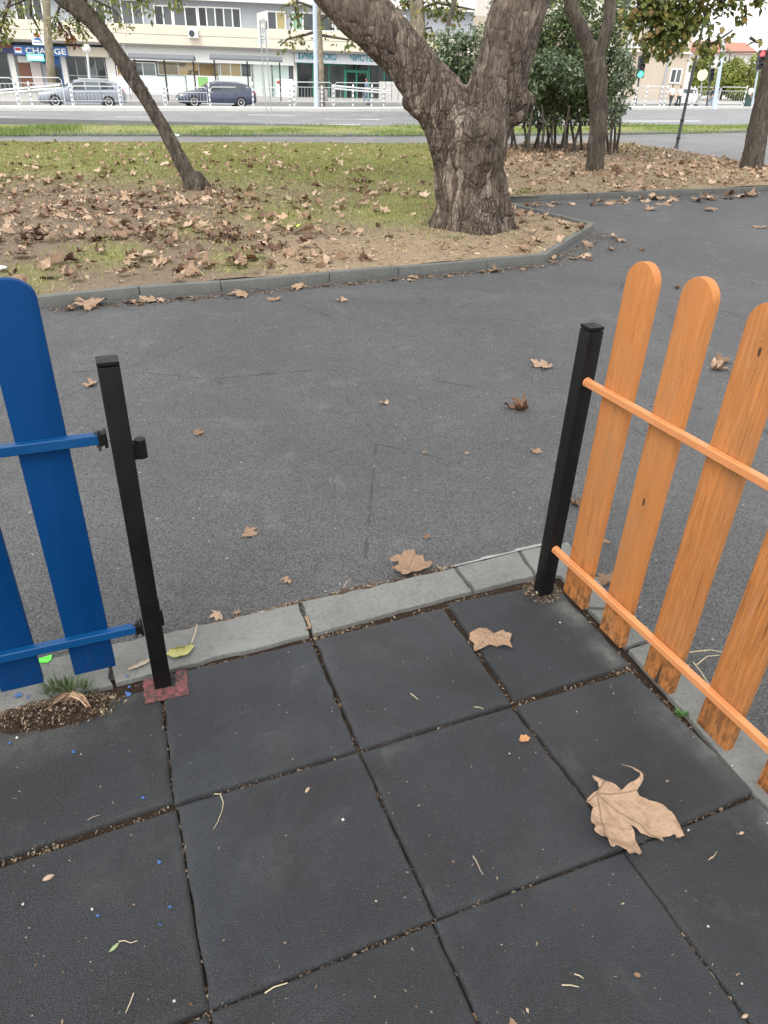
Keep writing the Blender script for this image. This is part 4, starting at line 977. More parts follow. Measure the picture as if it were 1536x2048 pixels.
# ================================================================== LAWN: grass, straw, leaf litter
def lawn_points(n, dens, seed, parts=(0, 1, 2)):
    rg = np.random.default_rng(seed); out = []; tri = []; 
    for k in parts:
        fr, bk, nc, nr = lawn_parts[k]; Wp = loft_pts(fr, bk, nc, nr, LZ)
        a, b, c, d = Wp[:-1, :-1].reshape(-1, 3), Wp[:-1, 1:].reshape(-1, 3), Wp[1:, 1:].reshape(-1, 3), Wp[1:, :-1].reshape(-1, 3); tri += [np.stack([a, b, c, d], 1)]
    T = np.concatenate(tri); ar = .5 * np.linalg.norm(np.cross(T[:, 2] - T[:, 0], T[:, 3] - T[:, 1]), axis=1)
    q = P(T.mean(1)); ar = ar * ((q[:, 0] > -260) & (q[:, 0] < 1800))
    k = rg.choice(len(T), n, p=ar / ar.sum()); u, v = rg.random((2, n, 1))
    p = T[k, 0] * (1 - u) * (1 - v) + T[k, 1] * u * (1 - v) + T[k, 2] * u * v + T[k, 3] * (1 - u) * v
    keep = rg.random(n) < dens(p, rg); p = p[keep]; p[:, 2] += lawn_bump(p); return p, rg
def blades(p, rg, hgt, wid, lie=0.0):
    n = len(p); a = rg.random(n) * 6.283; d = np.stack([np.cos(a), np.sin(a), np.zeros(n)], 1); s = np.stack([-d[:, 1], d[:, 0], np.zeros(n)], 1)
    h = (hgt * rg.uniform(.45, 1.15, n))[:, None]; w_ = (wid * rg.uniform(.6, 1.3, n))[:, None]; ln = rg.uniform(.15 + lie, .9 + lie, n)[:, None]
    up = np.sqrt(np.clip(1.1 - ln ** 2 * .8, .03, 1))
    tip = p + d * h * ln + ZD * h * up; mid = p + d * h * ln * .38 + ZD * h * up * .6
    V = np.stack([p - s * w_, p + s * w_, mid + s * w_ * .7, tip, mid - s * w_ * .7], 1).reshape(-1, 3); k = np.arange(n)[:, None] * 5
    return V, (k + np.array([[0, 1, 2, 3, 4]])).tolist()
def m_grass():
    n = NT('grass_blade'); r = n.island(); big = n.noise(1.1, 4, .6)
    g_ = n.ramp(r, [(0, (.12, .165, .045)), (.4, (.25, .295, .09)), (.75, (.38, .39, .145)), (1, (.50, .44, .23))])
    return n.done(n.mix(n.ramp(big, [(.35, 0.0), (.7, .55)]), g_, (.25, .21, .09)), .6, .3)
grass_m = m_grass()
def gd(p, rg): return np.clip(lawn_masks(p)['green'] * (.42 + .9 * (vnoise(p * [2.2, 2.2, 0], 3) * .5 + .5)) + .035, 0, 1)
p, rg = lawn_points(210000, gd, 1)
V, F = blades(p, rg, .055, .0042)
tag(mk('lawn_grass', (V, F), grass_m), kind='stuff')
p, rg = lawn_points(90000, lambda p, rg: np.clip(lawn_masks(p)['straw'] * 1.0 + .10, 0, 1), 2)
p[:, 2] += .006
V, F = flakes(len(p), lambda n, r: p, .03, .10, (4, 10), .010, .25, 4)
tag(mk('dry_grass', (V, F), m_leaf('dry_grass', [(0, (.085, .058, .036)), (.35, (.22, .16, .10)), (.75, (.42, .325, .215)), (1, (.60, .49, .35))], .9, False)), kind='stuff')
# verge grass: taller and greener
rg = np.random.default_rng(6); N = 52000
Wv = loft_pts([(-200, 271.4), (700, 272), (1230, 269), (1700, 261)], [(-200, 249.5), (700, 253), (1230, 253), (1700, 249)], 60, 8, .05)
a, b, c, d = Wv[:-1, :-1].reshape(-1, 3), Wv[:-1, 1:].reshape(-1, 3), Wv[1:, 1:].reshape(-1, 3), Wv[1:, :-1].reshape(-1, 3); T = np.stack([a, b, c, d], 1)
ar = np.linalg.norm(np.cross(c - a, d - b), axis=1); k = rg.choice(len(T), N, p=ar / ar.sum()); u, v = rg.random((2, N, 1))
p = T[k, 0] * (1 - u) * (1 - v) + T[k, 1] * u * (1 - v) + T[k, 2] * u * v + T[k, 3] * (1 - u) * v
hh = np.clip(.4 + .8 * vnoise(p * [.5, .5, 0], 9), .12, 1.2)
sel = rg.random(N) < .45 + .5 * (vnoise(p * [.9, .9, 0], 12))
V, F = blades(p[sel], rg, .22 * hh[sel], .011)
tag(mk('verge_grass', (V, F), plain('verge_blade', (.20, .27, .075), .6, .5, 1.5)), kind='stuff')

# leaf litter on the lawn: the nearest as single leaves, the rest as one drift
def litter_d(p, rg):
    q = P(p); x, y = q[:, 0], q[:, 1]
    def blob(cx, cy, rx, ry): return np.exp(-(((x - cx) / rx) ** 2 + ((y - cy) / ry) ** 2))
    d = 1.0 * blob(250, 440, 300, 60) + .9 * blob(420, 450, 160, 50) + .8 * blob(60, 400, 180, 50) + .5 * blob(280, 540, 240, 30) + .42 * blob(700, 390, 160, 40) + .35 * blob(560, 480, 120, 40) + .12 * blob(400, 330, 500, 40)
    d = d + (x > 1000) * (.32 * sstep(283, 300, y)) + .5 * blob(1130, 285, 110, 18) + .05
    d = d * (1 - .85 * blob(850, 500, 230, 50))
    return np.clip(d * (.45 + 1.1 * (vnoise(p * [1.3, 1.3, 0], 31) * .5 + .5)) * (.35 + 1.2 * sstep(-.35, .45, vnoise(p * [3.4, 3.4, 0], 37))), 0, 1)
p, rg = lawn_points(17000, litter_d, 12)
o_ = np.argsort(np.linalg.norm(p, axis=1)); p = p[o_]
LL = 'brown leaves lying on the lawn'
NI = 212
for k in range(NI):
    s = float(.05 + .10 * rg.random() ** 1.5); o = bpy.data.objects.new('fallen_leaf', LV_LO[rg.integers(len(LV_LO))]); COL.objects.link(o)
    o.location = (p[k] + [0, 0, .012 + .02 * rg.random()]).tolist(); o.rotation_euler = (float(rg.normal(0, .3)), float(rg.normal(0, .3)), float(rg.uniform(0, 6.28))); o.scale = (s, s, s * .9)
    tag(o, 'dry brown leaf lying among the litter on the front part of the lawn', 'leaf', LL)
co = [np.array([v.co[:] for v in me.vertices]) for me in LV_LO]; fa = [[list(f.vertices) for f in me.polygons] for me in LV_LO]
Vs, Fs, n0 = [], [], 0
for k in range(NI, len(p)):
    j = rg.integers(5) * 2; s = .035 + .09 * rg.random() ** 1.6; a, b, c = rg.uniform(0, 6.28), rg.normal(0, .35), rg.normal(0, .35)
    M = np.array(Matrix.Rotation(a, 3, 'Z') @ Matrix.Rotation(b, 3, 'X') @ Matrix.Rotation(c, 3, 'Y')) @ np.diag([1, 1, .9])
    Vs.append(co[j] @ M.T * s + p[k] + [0, 0, .012 + .015 * rg.random()]); Fs += [[i + n0 for i in f] for f in fa[j]]; n0 += len(co[j])
tag(mk('leaf_drift', (np.vstack(Vs), Fs), litter, smooth=180), kind='stuff')
p2, rg2 = lawn_points(60000, lambda p, rg: np.clip(litter_d(p, rg) * 1.1 + .12 * lawn_masks(p)['straw'], 0, 1), 15)
p2[:, 2] += .006
V, F = flakes(len(p2), lambda n, r: p2, .015, .055, (1.2, 2.6), .014, .35, 6)
tag(mk('leaf_crumbs', (V, F), litter), kind='stuff')
# a few leaves on the verge kerb and the far path
# one yellow-green leaf on the lawn, a white paper scrap
put_leaf(leaf_mesh('leaf', leaf_outline(HALF_S, .1, rgL), plain('lime_leaf', (.36, .46, .05), .5), 1, .2, .2, .1, 77), (588, 456), 30, 1.0, 'yellow green fresh leaf lying on the lawn left of the thick tree', off=LZ + .03)
for q, w_, lab in (((4, 536), 20, 'white paper scrap on the lawn at the left edge'), ((352, 272), 14, 'small white ball of paper beside the leaning tree on the far path')):
    g_ = G(*q, LZ + .02 if q[1] > 300 else 0); zc = (g_ - CP) @ FW; s = w_ * zc / F_PX / 2; m = MB()
    m.lathe([(s * .3, -s * .3), (s * .9, -s * .15), (s, s * .15), (s * .6, s * .4), (s * .2, s * .45)], g_, 9)
    o = mk('paper_scrap', m, plain('paper', (.72, .72, .70), .8), org=g_, smooth=20)
    for v in o.data.vertices: v.co = v.co * (1 + .3 * random.uniform(-1, 1))
    tag(o, lab, 'litter')

# ================================================================== TREES
def fused(mb, voxel, smooth_it=6):
    """tubes fused into one skin"""
    me = bpy.data.meshes.new('tmp'); me.from_pydata(np.vstack(mb.v).tolist(), [], mb.f); o = bpy.data.objects.new('tmp', me); COL.objects.link(o)
    r = o.modifiers.new('r', 'REMESH'); r.mode = 'VOXEL'; r.voxel_size = voxel
    s = o.modifiers.new('s', 'SMOOTH'); s.factor = .6; s.iterations = smooth_it
    ev = o.evaluated_get(bpy.context.evaluated_depsgraph_get()); m2 = ev.to_mesh()
    n = len(m2.vertices); V = np.empty(n * 3); m2.vertices.foreach_get('co', V); Nn = np.empty(n * 3); m2.vertices.foreach_get('normal', Nn)
    F = [list(p.vertices) for p in m2.polygons]; ev.to_mesh_clear(); bpy.data.objects.remove(o); bpy.data.meshes.remove(me)
    return V.reshape(-1, 3), Nn.reshape(-1, 3), F
def bark_skin(V, Nn, cell, zs, depth, lump, seed):
    p = V * [1 / cell, 1 / cell, zs / cell]; p = p + .35 * np.stack([fbm(V * 6, seed + k) for k in range(3)], 1)
    f1, f2, idn = worley(p, seed); ck = np.exp(-((f2 - f1) / .13)); q = fbm(V * 2.4, seed + 20) 
    amt = np.clip(.75 + .5 * q, .25, 1.2)
    V = V + Nn * (lump * fbm(V * 2.1, seed + 40, 3) + depth * amt * (idn * .9 - .35) - depth * 1.1 * amt * ck + .3 * depth * fbm(V * 30, seed + 50, 2))[:, None]
    return V, {'crack': np.clip(ck * amt * .95, 0, 1), 'plate': np.clip(idn + .25 * vnoise(V * 20, seed + 60), 0, 1)}
def limb(mb, pts, rad, Y, n=18):
    """pts given as picture positions on the upright plane y = Y (or as ready points)"""
    W = [Yp(p[0], p[1], Y if len(p) < 3 else p[2]) if len(p) < 4 else np.array(p[:3]) for p in pts]
    mb.tube(W, rad, n); return W
def px2m(px, py, Y, w_): z = (Yp(px, py, Y) - CP) @ FW; return w_ * z / F_PX
def leaves_mesh(n, blobs, size, seed, shell=.55, flat=.3, aspect=.55, droop=.3):
    """many separate small leaves spread through ellipsoid clumps"""
    rg = np.random.default_rng(seed); c = np.array([b[0] for b in blobs], float); r = np.array([b[1] if np.ndim(b[1]) else (b[1],) * 3 for b in blobs], float)
    vol = r.prod(1); k = rg.choice(len(blobs), n, p=vol / vol.sum()); d = rg.normal(size=(n, 3)); d /= np.linalg.norm(d, axis=1)[:, None]
    rad = rg.random(n) ** (1 / 3); rad = shell * np.maximum(rad, .6) + (1 - shell) * rad
    p = c[k] + d * r[k] * rad[:, None]; p = p + .12 * r[k] * np.stack([fbm(p * 1.7, seed + j, 2) for j in range(3)], 1)
    keep = vnoise(p * 2.3, seed + 5) + .6 * vnoise(p * 5, seed + 6) > -.35; p = p[keep]; d = d[keep]; n = len(p)
    nr = d * .5 + rg.normal(0, .55, (n, 3)) + [0, -.15, .5]; nr /= np.linalg.norm(nr, axis=1)[:, None]
    t = rg.normal(size=(n, 3)) + [0, 0, -droop * 3]; t -= nr * (t * nr).sum(1)[:, None]; t /= np.linalg.norm(t, axis=1)[:, None]; s = np.cross(nr, t)
    L = (size * rg.uniform(.6, 1.3, n))[:, None]; W_ = L * aspect
    V = np.stack([p, p + t * L * .5 + s * W_ * .5 + nr * L * .08, p + t * L, p + t * L * .5 - s * W_ * .5 + nr * L * .08], 1).reshape(-1, 3)
    i = np.arange(n)[:, None] * 4
    return V, np.hstack([np.vstack([i + [0, 1, 2], i + [0, 2, 3]])]).tolist()
def m_foliage(name, stops, rough=.45, spec=.5):
    n = NT(name); r = n.island(); n.b.inputs['Subsurface Weight'].default_value = 0
    base = n.ramp(r, stops)
    m = n.done(base, rough, spec)
    tr = n.n.new('ShaderNodeBsdfTranslucent'); n.link(base, tr.inputs['Color']); mx = n.n.new('ShaderNodeMixShader'); mx.inputs[0].default_value = .3
    out = n.n['Material Output']; n.link(n.b.outputs[0], mx.inputs[1]); n.link(tr.outputs[0], mx.inputs[2]); n.link(mx.outputs[0], out.inputs['Surface']); return m
fol_plane = m_foliage('plane_foliage', [(0, (.055, .085, .02)), (.4, (.12, .155, .035)), (.75, (.21, .22, .055)), (.92, (.31, .25, .07)), (1, (.22, .12, .04))])
fol_dark = m_foliage('dark_foliage', [(0, (.028, .05, .015)), (.5, (.075, .118, .034)), (.85, (.155, .205, .062)), (1, (.24, .29, .12))], .35, .6)
fol_glossy = m_foliage('glossy_foliage', [(0, (.04, .07, .028)), (.5, (.09, .14, .06)), (.85, (.17, .23, .12)), (1, (.30, .35, .24))], .3, .8)
fol_willow = m_foliage('willow_foliage', [(0, (.085, .12, .02)), (.5, (.16, .20, .04)), (.85, (.24, .27, .06)), (1, (.30, .25, .08))])
fol_far = m_foliage('far_foliage', [(0, (.13, .17, .03)), (.5, (.22, .26, .05)), (1, (.33, .34, .09))], .6)

# --- the thick old plane tree, forked low
TY = 9.25
mb = MB()
b0 = Yp(944, 462, TY); gy = LZ - .06
tr_pts = [(946, 478), (944, 455), (939, 425), (937, 385), (937, 340), (938, 300), (938, 265), (938, 235), (932, 212)]
tr_rad = [px2m(940, 450, TY, k) for k in (84, 73, 67, 64.5, 67, 73, 80, 78, 62)]
limb(mb, tr_pts, tr_rad, TY, 28)
W1 = limb(mb, [(915, 262), (896, 228), (872, 192), (842, 150), (808, 108), (763, 64), (708, 10), (655, -45)], [px2m(850, 150, TY, k) for k in (58, 60, 55, 49, 46.5, 49, 51, 46)], TY, 22)
W2 = limb(mb, [(955, 270), (974, 232), (990, 185), (1005, 140), (1021, 86), (1036, 28), (1048, -25)], [px2m(990, 150, TY, k) for k in (64, 63, 60, 54, 53.5, 53, 50)], TY, 22)
for w_, ext in ((W1, [(-.75, .1, .95), (-.5, .3, 1.1), (-.3, .1, 1.2)]), (W2, [(.12, .1, 1.0), (.25, .3, 1.2), (.1, .1, 1.3)])):
    p_ = [w_[-1]]; 
    for e in ext: p_.append(p_[-1] + np.array(e))
    mb.tube([w_[-2]] + p_, [.25, .245, .21, .17, .13], 16)
for a in np.linspace(0, 6.28, 8)[:-1]:       # root flare
    a += random.uniform(-.3, .3); d = np.array([math.cos(a), math.sin(a), 0]); c = np.array([b0[0], TY, 0])
    mb.tube([c + d * .18 + ZD * .62, c + d * .33 + ZD * .26, c + d * .46 + ZD * .06, c + d * .56 - ZD * .08], [.17, .14, .10, .05], 10)
for px, py, r_ in ((826, 205, .12), (1046, 205, .13), (835, 222, .10), (1035, 232, .12), (900, 240, .14), (985, 225, .2), (866, 232, .12)):
    c = Yp(px, py, TY - .12); mb.lathe([(.001, -r_), (r_ * .8, -r_ * .6), (r_, 0), (r_ * .8, r_ * .6), (.001, r_)], c, 10)
V, Nn, F = fused(mb, .021, 5)
low = V[:, 2] < 2.6
V, at = bark_skin(V, Nn, .085, .36, .014, .030, 3)
tree = thing('plane_tree', 'thick old plane tree with flaky bark forking low behind the kerb', 'tree', (b0[0], TY, LZ))
mk('trunk', (V, F), bark_big, tree, smooth=180, attrs=at)
c1, c2 = W1[-1] + [-1.6, .8, 3.0], W2[-1] + [.6, .8, 3.4]
mb = MB()
for c0, cc in ((W1[-1] + [-1.5, .5, 3.1], c1), (W2[-1] + [.45, .5, 3.4], c2)):
    for a in range(7): 
        d = np.array([math.cos(a * .9) * 2.3, math.sin(a * .9) * 2.0, random.uniform(.6, 2.4)]); mb.tube([c0, c0 + d * .5 + ZD * .2, c0 + d], [.09, .05, .015], 6)
mk('branch', mb, bark_thin, tree, smooth=60, attrs={'crack': np.zeros(mb.n), 'plate': np.full(mb.n, .3)})
crown = [(c + np.array(o), r) for c in (c1, c2) for o, r in (((0, 0, 1.6), (2.2, 2.0, 1.3)), ((1.8, .4, 1.0), (1.5, 1.5, 1.0)), ((-1.7, -.3, 1.0), (1.6, 1.5, 1.1)), ((.2, -1.5, .7), (1.4, 1.2, .9)), ((0, 1.6, .9), (1.6, 1.4, 1.0)))]
tag(mk('crown', leaves_mesh(7000, crown, .20, 5, aspect=.85), fol_plane, tree), kind='stuff')

# --- slim leaning tree at the left
LY = 11.75
mb = MB()
W = limb(mb, [(394, 388), (388, 375), (376, 350), (350, 300), (325, 252), (296, 205), (270, 165), (244, 122), (214, 78), (182, 38), (134, -5), (85, -50)],
         [px2m(300, 200, LY, k) for k in (25, 20, 16, 14.5, 13.8, 13.4, 13.4, 14.2, 15.5, 17.5, 20, 19)], LY, 16)
top = [W[-1]]
for e in ((-.6, .1, .7), (-.4, .2, .8), (-.2, 0, .8)): top.append(top[-1] + np.array(e))
mb.tube([W[-2]] + top, [.15, .14, .11, .08, .05], 12)
mb.tube([Yp(258, 145, LY), Yp(266, 132, LY), Yp(264, 122, LY)], [.06, .05, .035], 8)
for d in ((.22, .05), (-.12, -.15), (-.2, .1), (.1, -.2)): c = np.array([W[0][0], LY, .06]); mb.tube([c + [0, 0, .2], c + [d[0] * .7, d[1] * .7, .03], c + [d[0] * 1.2, d[1] * 1.2, -.08]], [.08, .07, .03], 8)
V, Nn, F = fused(mb, .02, 3)
V, at = bark_skin(V, Nn, .05, .25, .012, .012, 13)
lt = thing('young_tree', 'slim leaning tree growing out of the leaf litter at the left', 'tree', (W[0][0], LY, LZ))
mk('trunk', (V, F), bark_thin, lt, smooth=180, attrs=at)
def spray(parent, branches, Yv, nleaf, size, mat, seed, rpx=26, asp=.42, br_mat=None, name='crown', droop=.6):
    """thin branches (picture positions on the plane y = Yv) with leaves hanging along them"""
    rg = np.random.default_rng(seed); mb = MB(); blobs = []
    for pts in branches:
        W = []
        for k, p_ in enumerate(pts): q = Yp(p_[0], p_[1], Yv + (p_[2] if len(p_) > 2 else 0)); W.append(q)
        n_ = len(W); mb.tube(W, [.022 * (1 - .75 * i / n_) * Yv / 12 for i in range(n_)], 6)
        for i in range(n_ * 4):
            t = rg.uniform(.15, 1) * (n_ - 1); a = int(min(t, n_ - 2)); q = W[a] + (W[a + 1] - W[a]) * (t - a); r_ = rpx * Yv / F_PX * rg.uniform(.5, 1.2); blobs.append((q + rg.normal(0, .25, 3) * r_ + [0, 0, -.3 * r_], (r_, r_, r_ * .8)))
    bo = mk('branch', mb, br_mat or bark_thin, parent, smooth=60, attrs={'crack': np.zeros(mb.n), 'plate': np.full(mb.n, .3)})
    tag(mk(name, leaves_mesh(nleaf, blobs, size, seed, shell=.1, aspect=asp, droop=droop), mat, parent), kind='stuff'); return bo
spray(lt, [[(150, 10), (180, -5), (225, 18), (245, 40)], [(160, -5), (120, 12), (108, 40), (118, 62)], [(105, -30), (60, -5), (20, 12), (-10, 40)], [(150, 0), (150, 30), (160, 60)], [(60, -10), (62, 30), (80, 62)], [(200, -20), (260, -5), (300, 5)], [(20, 0), (0, 60), (-6, 72)], [(-20, -10), (-6, 30), (4, 70)], [(330, -30), (352, -8), (362, 4)]], LY, 900, .075, fol_willow, 4, rpx=16)
spray(lt, [[(112, 35), (122, 52), (126, 62)], [(136, 55), (142, 72), (144, 82)]], LY, 30, .11, m_foliage('rust_leaf', [(0, (.16, .06, .025)), (1, (.27, .11, .04))]), 14, rpx=9, name='withered_leaves')
cc = top[-1]
tag(mk('crown', leaves_mesh(4500, [(cc + np.array(o), r) for o, r in (((0, 0, 1.2), (1.6, 1.5, 1.0)), ((-1.3, .3, .8), (1.3, 1.2, .8)), ((1.2, .2, .9), (1.2, 1.2, .8)))], .09, 8, aspect=.45), fol_willow, lt), kind='stuff')

# --- forked tree right of the shrubs, and the leaning trunk at the right edge
Y2 = 16.6
mb = MB()
W = limb(mb, [(1188, 352), (1189, 340), (1192, 310), (1196, 270), (1197, 230), (1196, 190), (1193, 150), (1188, 120)], [px2m(1190, 250, Y2, k) for k in (22, 18.5, 18, 17, 17, 18, 20, 20)], Y2, 16)
Wa = limb(mb, [(1190, 135), (1178, 95), (1160, 55), (1146, 18), (1136, -20), (1120, -80)], [px2m(1190, 100, Y2, k) for k in (14, 15, 14.5, 13.5, 13, 11)], Y2, 12)
Wb = limb(mb, [(1192, 135), (1203, 90), (1214, 55), (1221, 20), (1222, -20), (1226, -80)], [px2m(1190, 100, Y2, k) for k in (13, 13, 12.5, 11.5, 11, 10)], Y2, 12)
for w_, dx in ((Wa, -.5), (Wb, .4)): mb.tube([w_[-2], w_[-1], w_[-1] + [dx, .2, 1.2], w_[-1] + [dx * 1.6, .3, 2.4]], [.13, .11, .08, .04], 10)
V, Nn, F = fused(mb, .024, 3); V, at = bark_skin(V, Nn, .05, .12, .010, .010, 23)
ft = thing('park_tree', 'dark smooth trunk forking into a narrow V in front of the dense shrubs', 'tree', (W[0][0], Y2, LZ))
mk('trunk', (V, F), bark_thin, ft, smooth=180, attrs=at)
cc = (Wa[-1] + Wb[-1]) / 2 + [0, .3, 2.4]
tag(mk('crown', leaves_mesh(6000, [(cc + np.array(o), r) for o, r in (((0, 0, 1.2), (2.3, 2.0, 1.1)), ((-1.9, .3, .6), (1.6, 1.5, .9)), ((1.9, .2, .7), (1.6, 1.5, .9)))], .12, 18, aspect=.6), fol_dark, ft), kind='stuff')
Y3 = 18.4
mb = MB()
W = limb(mb, [(1502, 345), (1503, 330), (1508, 300), (1517, 255), (1530, 200), (1545, 140), (1560, 80), (1585, -10), (1600, -80)], [px2m(1510, 250, Y3, k) for k in (27, 23, 21, 20, 19, 19, 18.5, 18, 17)], Y3, 16)
mb.tube([W[-2], W[-1], W[-1] + [.3, .1, 1.3], W[-1] + [.2, .4, 2.6]], [.22, .21, .16, .08], 10)
V, Nn, F = fused(mb, .028, 3); V, at = bark_skin(V, Nn, .06, .2, .012, .012, 33)
rt = thing('park_tree', 'leaning dark trunk cut off by the right edge of the picture', 'tree', (W[0][0], Y3, LZ))
mk('trunk', (V, F), bark_thin, rt, smooth=180, attrs=at)
spray(rt, [[(1560, -60), (1500, -30), (1440, -15), (1400, 10), (1370, 45)], [(1440, -30), (1390, -10), (1350, 25), (1330, 70)], [(1400, -30), (1330, -10), (1290, 30), (1285, 70)], [(1330, -20), (1310, 30), (1320, 80), (1335, 105)], [(1290, -10), (1270, 20), (1265, 50)], [(1400, 0), (1416, 50), (1420, 90)], [(1380, -10), (1360, 40), (1365, 80)], [(1350, -20), (1345, 20), (1300, 55)], [(1300, -25), (1300, 10), (1345, 50)]], Y3, 2600, .14, fol_plane, 6, rpx=24, asp=.75)
spray(rt, [[(1418, 92), (1440, 78), (1466, 60)], [(1540, -20), (1528, 0), (1515, 12)], [(1500, 75), (1515, 85), (1522, 78)], [(1440, 0), (1450, 10), (1448, 0)], [(1490, 10), (1492, 25), (1491, 35)]], Y3, 46, .17, fol_plane, 16, rpx=9, asp=.8, name='loose_leaves')
cc = W[-1] + [.2, .3, 2.4]
tag(mk('crown', leaves_mesh(5000, [(cc + np.array(o), r) for o, r in (((0, 0, 1.2), (2.4, 2.0, 1.2)), ((-2.0, -.3, .9), (1.6, 1.5, .9)), ((1.9, .2, .7), (1.6, 1.5, .9)))], .19, 28, aspect=.8), fol_plane, rt), kind='stuff')

# --- shrubs
def shrub(name, lab, blobs_px, Y, n, size, mat, seed, stems, asp=.5, shell=.6, drp=.3):
    bl = []
    for x, y, rx, ry, *dy in blobs_px:
        c = Yp(x, y, Y + (dy[0] if dy else 0)); rm = px2m(x, y, Y, 1); bl.append((c, (rx * rm, max(rx * rm * .8, .5), ry * rm * 1.0)))
    base = G(np.mean([s[0] for s in stems]), 272, .05) if stems else bl[0][0]
    t = thing(name, lab, 'shrub', (bl[0][0][0], Y, float(gz(bl[0][0][0], Y)) + .03))
    mb = MB(); rg = np.random.default_rng(seed)
    for x0, x1, y1 in stems:
        mb = MB(); dy = rg.uniform(-.5, .5); a = Yp(x0, 272, Y + dy); a[2] = float(gz(a[0], a[1])) + .0; b = Yp(x1, y1, Y + dy); mid = (a + b) / 2 + rg.normal(0, .06, 3); mb.tube([a, mid, b], [.045, .035, .02], 6)
        mk('stem', mb, bark_thin, t, smooth=60, attrs={'crack': np.zeros(mb.n), 'plate': np.full(mb.n, .1)})
    tag(mk('foliage', leaves_mesh(n, bl, size, seed, shell=shell, aspect=asp, droop=drp), mat, t), kind='stuff'); return t
shrub('evergreen_shrub', 'tall dense dark shrub with bare stems to the right of the thick tree', [(1130, 130, 110, 75), (1200, 170, 60, 55), (1080, 150, 75, 70), (1150, 60, 110, 60), (1215, 100, 50, 60), (1225, 205, 34, 30), (1050, 200, 50, 40), (1140, 200, 80, 32), (1010, 90, 60, 60), (1075, 30, 110, 50), (1180, 225, 50, 22), (1190, 20, 80, 40), (1110, 232, 90, 18), (1060, 222, 50, 22), (1130, 200, 110, 30, 1.2), (1130, 170, 110, 40, 1.5), (1210, 238, 30, 16)], 23.5, 21000, .14, fol_dark, 51, [(x, x + random.uniform(-25, 25), 190 + random.uniform(-20, 20)) for x in list(range(1015, 1240, 11))], .45)
shrub('glossy_shrub', 'pale glossy leaved shrub seen in the fork of the thick tree', [(915, 130, 48, 55), (900, 90, 40, 30), (945, 110, 40, 50), (890, 120, 28, 40), (930, 175, 45, 40)], 21.8, 5200, .12, fol_glossy, 52, [(x, x + random.uniform(-10, 10), 200) for x in range(895, 955, 12)], .5)
shrub('glossy_shrub', 'pale leaved shrub at the right of the dark shrubs, behind the forked trunk', [(1245, 150, 26, 40), (1238, 195, 28, 30), (1250, 115, 18, 25), (1225, 230, 22, 22)], 22.5, 1900, .12, fol_glossy, 53, [(x, x + random.uniform(-8, 8), 220) for x in (1215, 1226, 1238)], .5)
shrub('glossy_shrub', 'pale leaved shrub low between thick tree and forked trunk', [(1075, 150, 34, 38), (1105, 130, 40, 34), (1140, 150, 36, 34), (1060, 190, 26, 22)], 22.2, 2600, .13, fol_glossy, 54, [(x, x + random.uniform(-8, 8), 210) for x in (1060, 1085, 1110, 1135)], .5)
rg = np.random.default_rng(5)

# ================================================================== STREET AND BUILDINGS
cream = m_facade('cream_render', (.66, .60, .50)); greyw = m_facade('grey_render', (.36, .38, .41)); slabw = m_facade('white_slab', (.74, .73, .70)); beige = m_facade('beige_render', (.50, .43, .35))
dark_band = plain('dark_soffit', (.16, .15, .14), .8); white_pvc = plain('white_frame', (.78, .79, .78), .45, .05); whitep = plain('white_panel', (.80, .82, .80), .5, .05, 1)
g_dark = glass('dark_glass', (.035, .042, .045)); g_mid = glass('grey_glass', (.075, .085, .092), .12); g_gold = glass('amber_shop_glass', (.24, .16, .06), .12); g_green = glass('green_curtain_glass', (.16, .26, .19), .15); g_yel = glass('yellow_curtain_glass', (.30, .25, .12), .15)
green_frame = plain('green_frame', (.02, .22, .13), .45); blue_panel = plain('blue_panel', (.03, .14, .38), .5); brown_door = plain('brown_door', (.16, .07, .04), .6); maroon = plain('maroon_panel', (.17, .035, .035), .5)
sign_blue = plain('sign_blue', (.05, .15, .42), .5); sign_grey = plain('sign_grey', (.50, .53, .57), .5); teal = plain('teal_letter', (.005, .22, .29), .5); white_l = plain('white_letter', (.85, .87, .88), .5, .03); red_p = plain('red_print', (.5, .04, .04), .5); navy = plain('navy_panel', (.03, .035, .12), .5)
galv = plain('galvanised_steel', (.62, .64, .66), .45, .08); pole_blue = plain('pale_blue_paint', (.46, .54, .64), .5, .06); dk = plain('dark_metal', (.05, .055, .06), .45); roof_dark = plain('shelter_roof', (.13, .14, .155), .5); skin_m = plain('skin', (.48, .30, .22), .6)
FA = R(6); FD = np.array([math.cos(FA), math.sin(FA), 0]); FN = np.array([FD[1], -FD[0], 0]); FB = G(650, 199); FB = np.array([FB[0], FB[1], 0])
def Fp(px, py, d, base=FB, D=FD, Nn=FN):
    r = ray(px, py); o = base + Nn * d; t = (Nn @ (o - CP)) / (Nn @ r); w_ = CP + r * t; return float((w_ - base) @ D), float(w_[2])
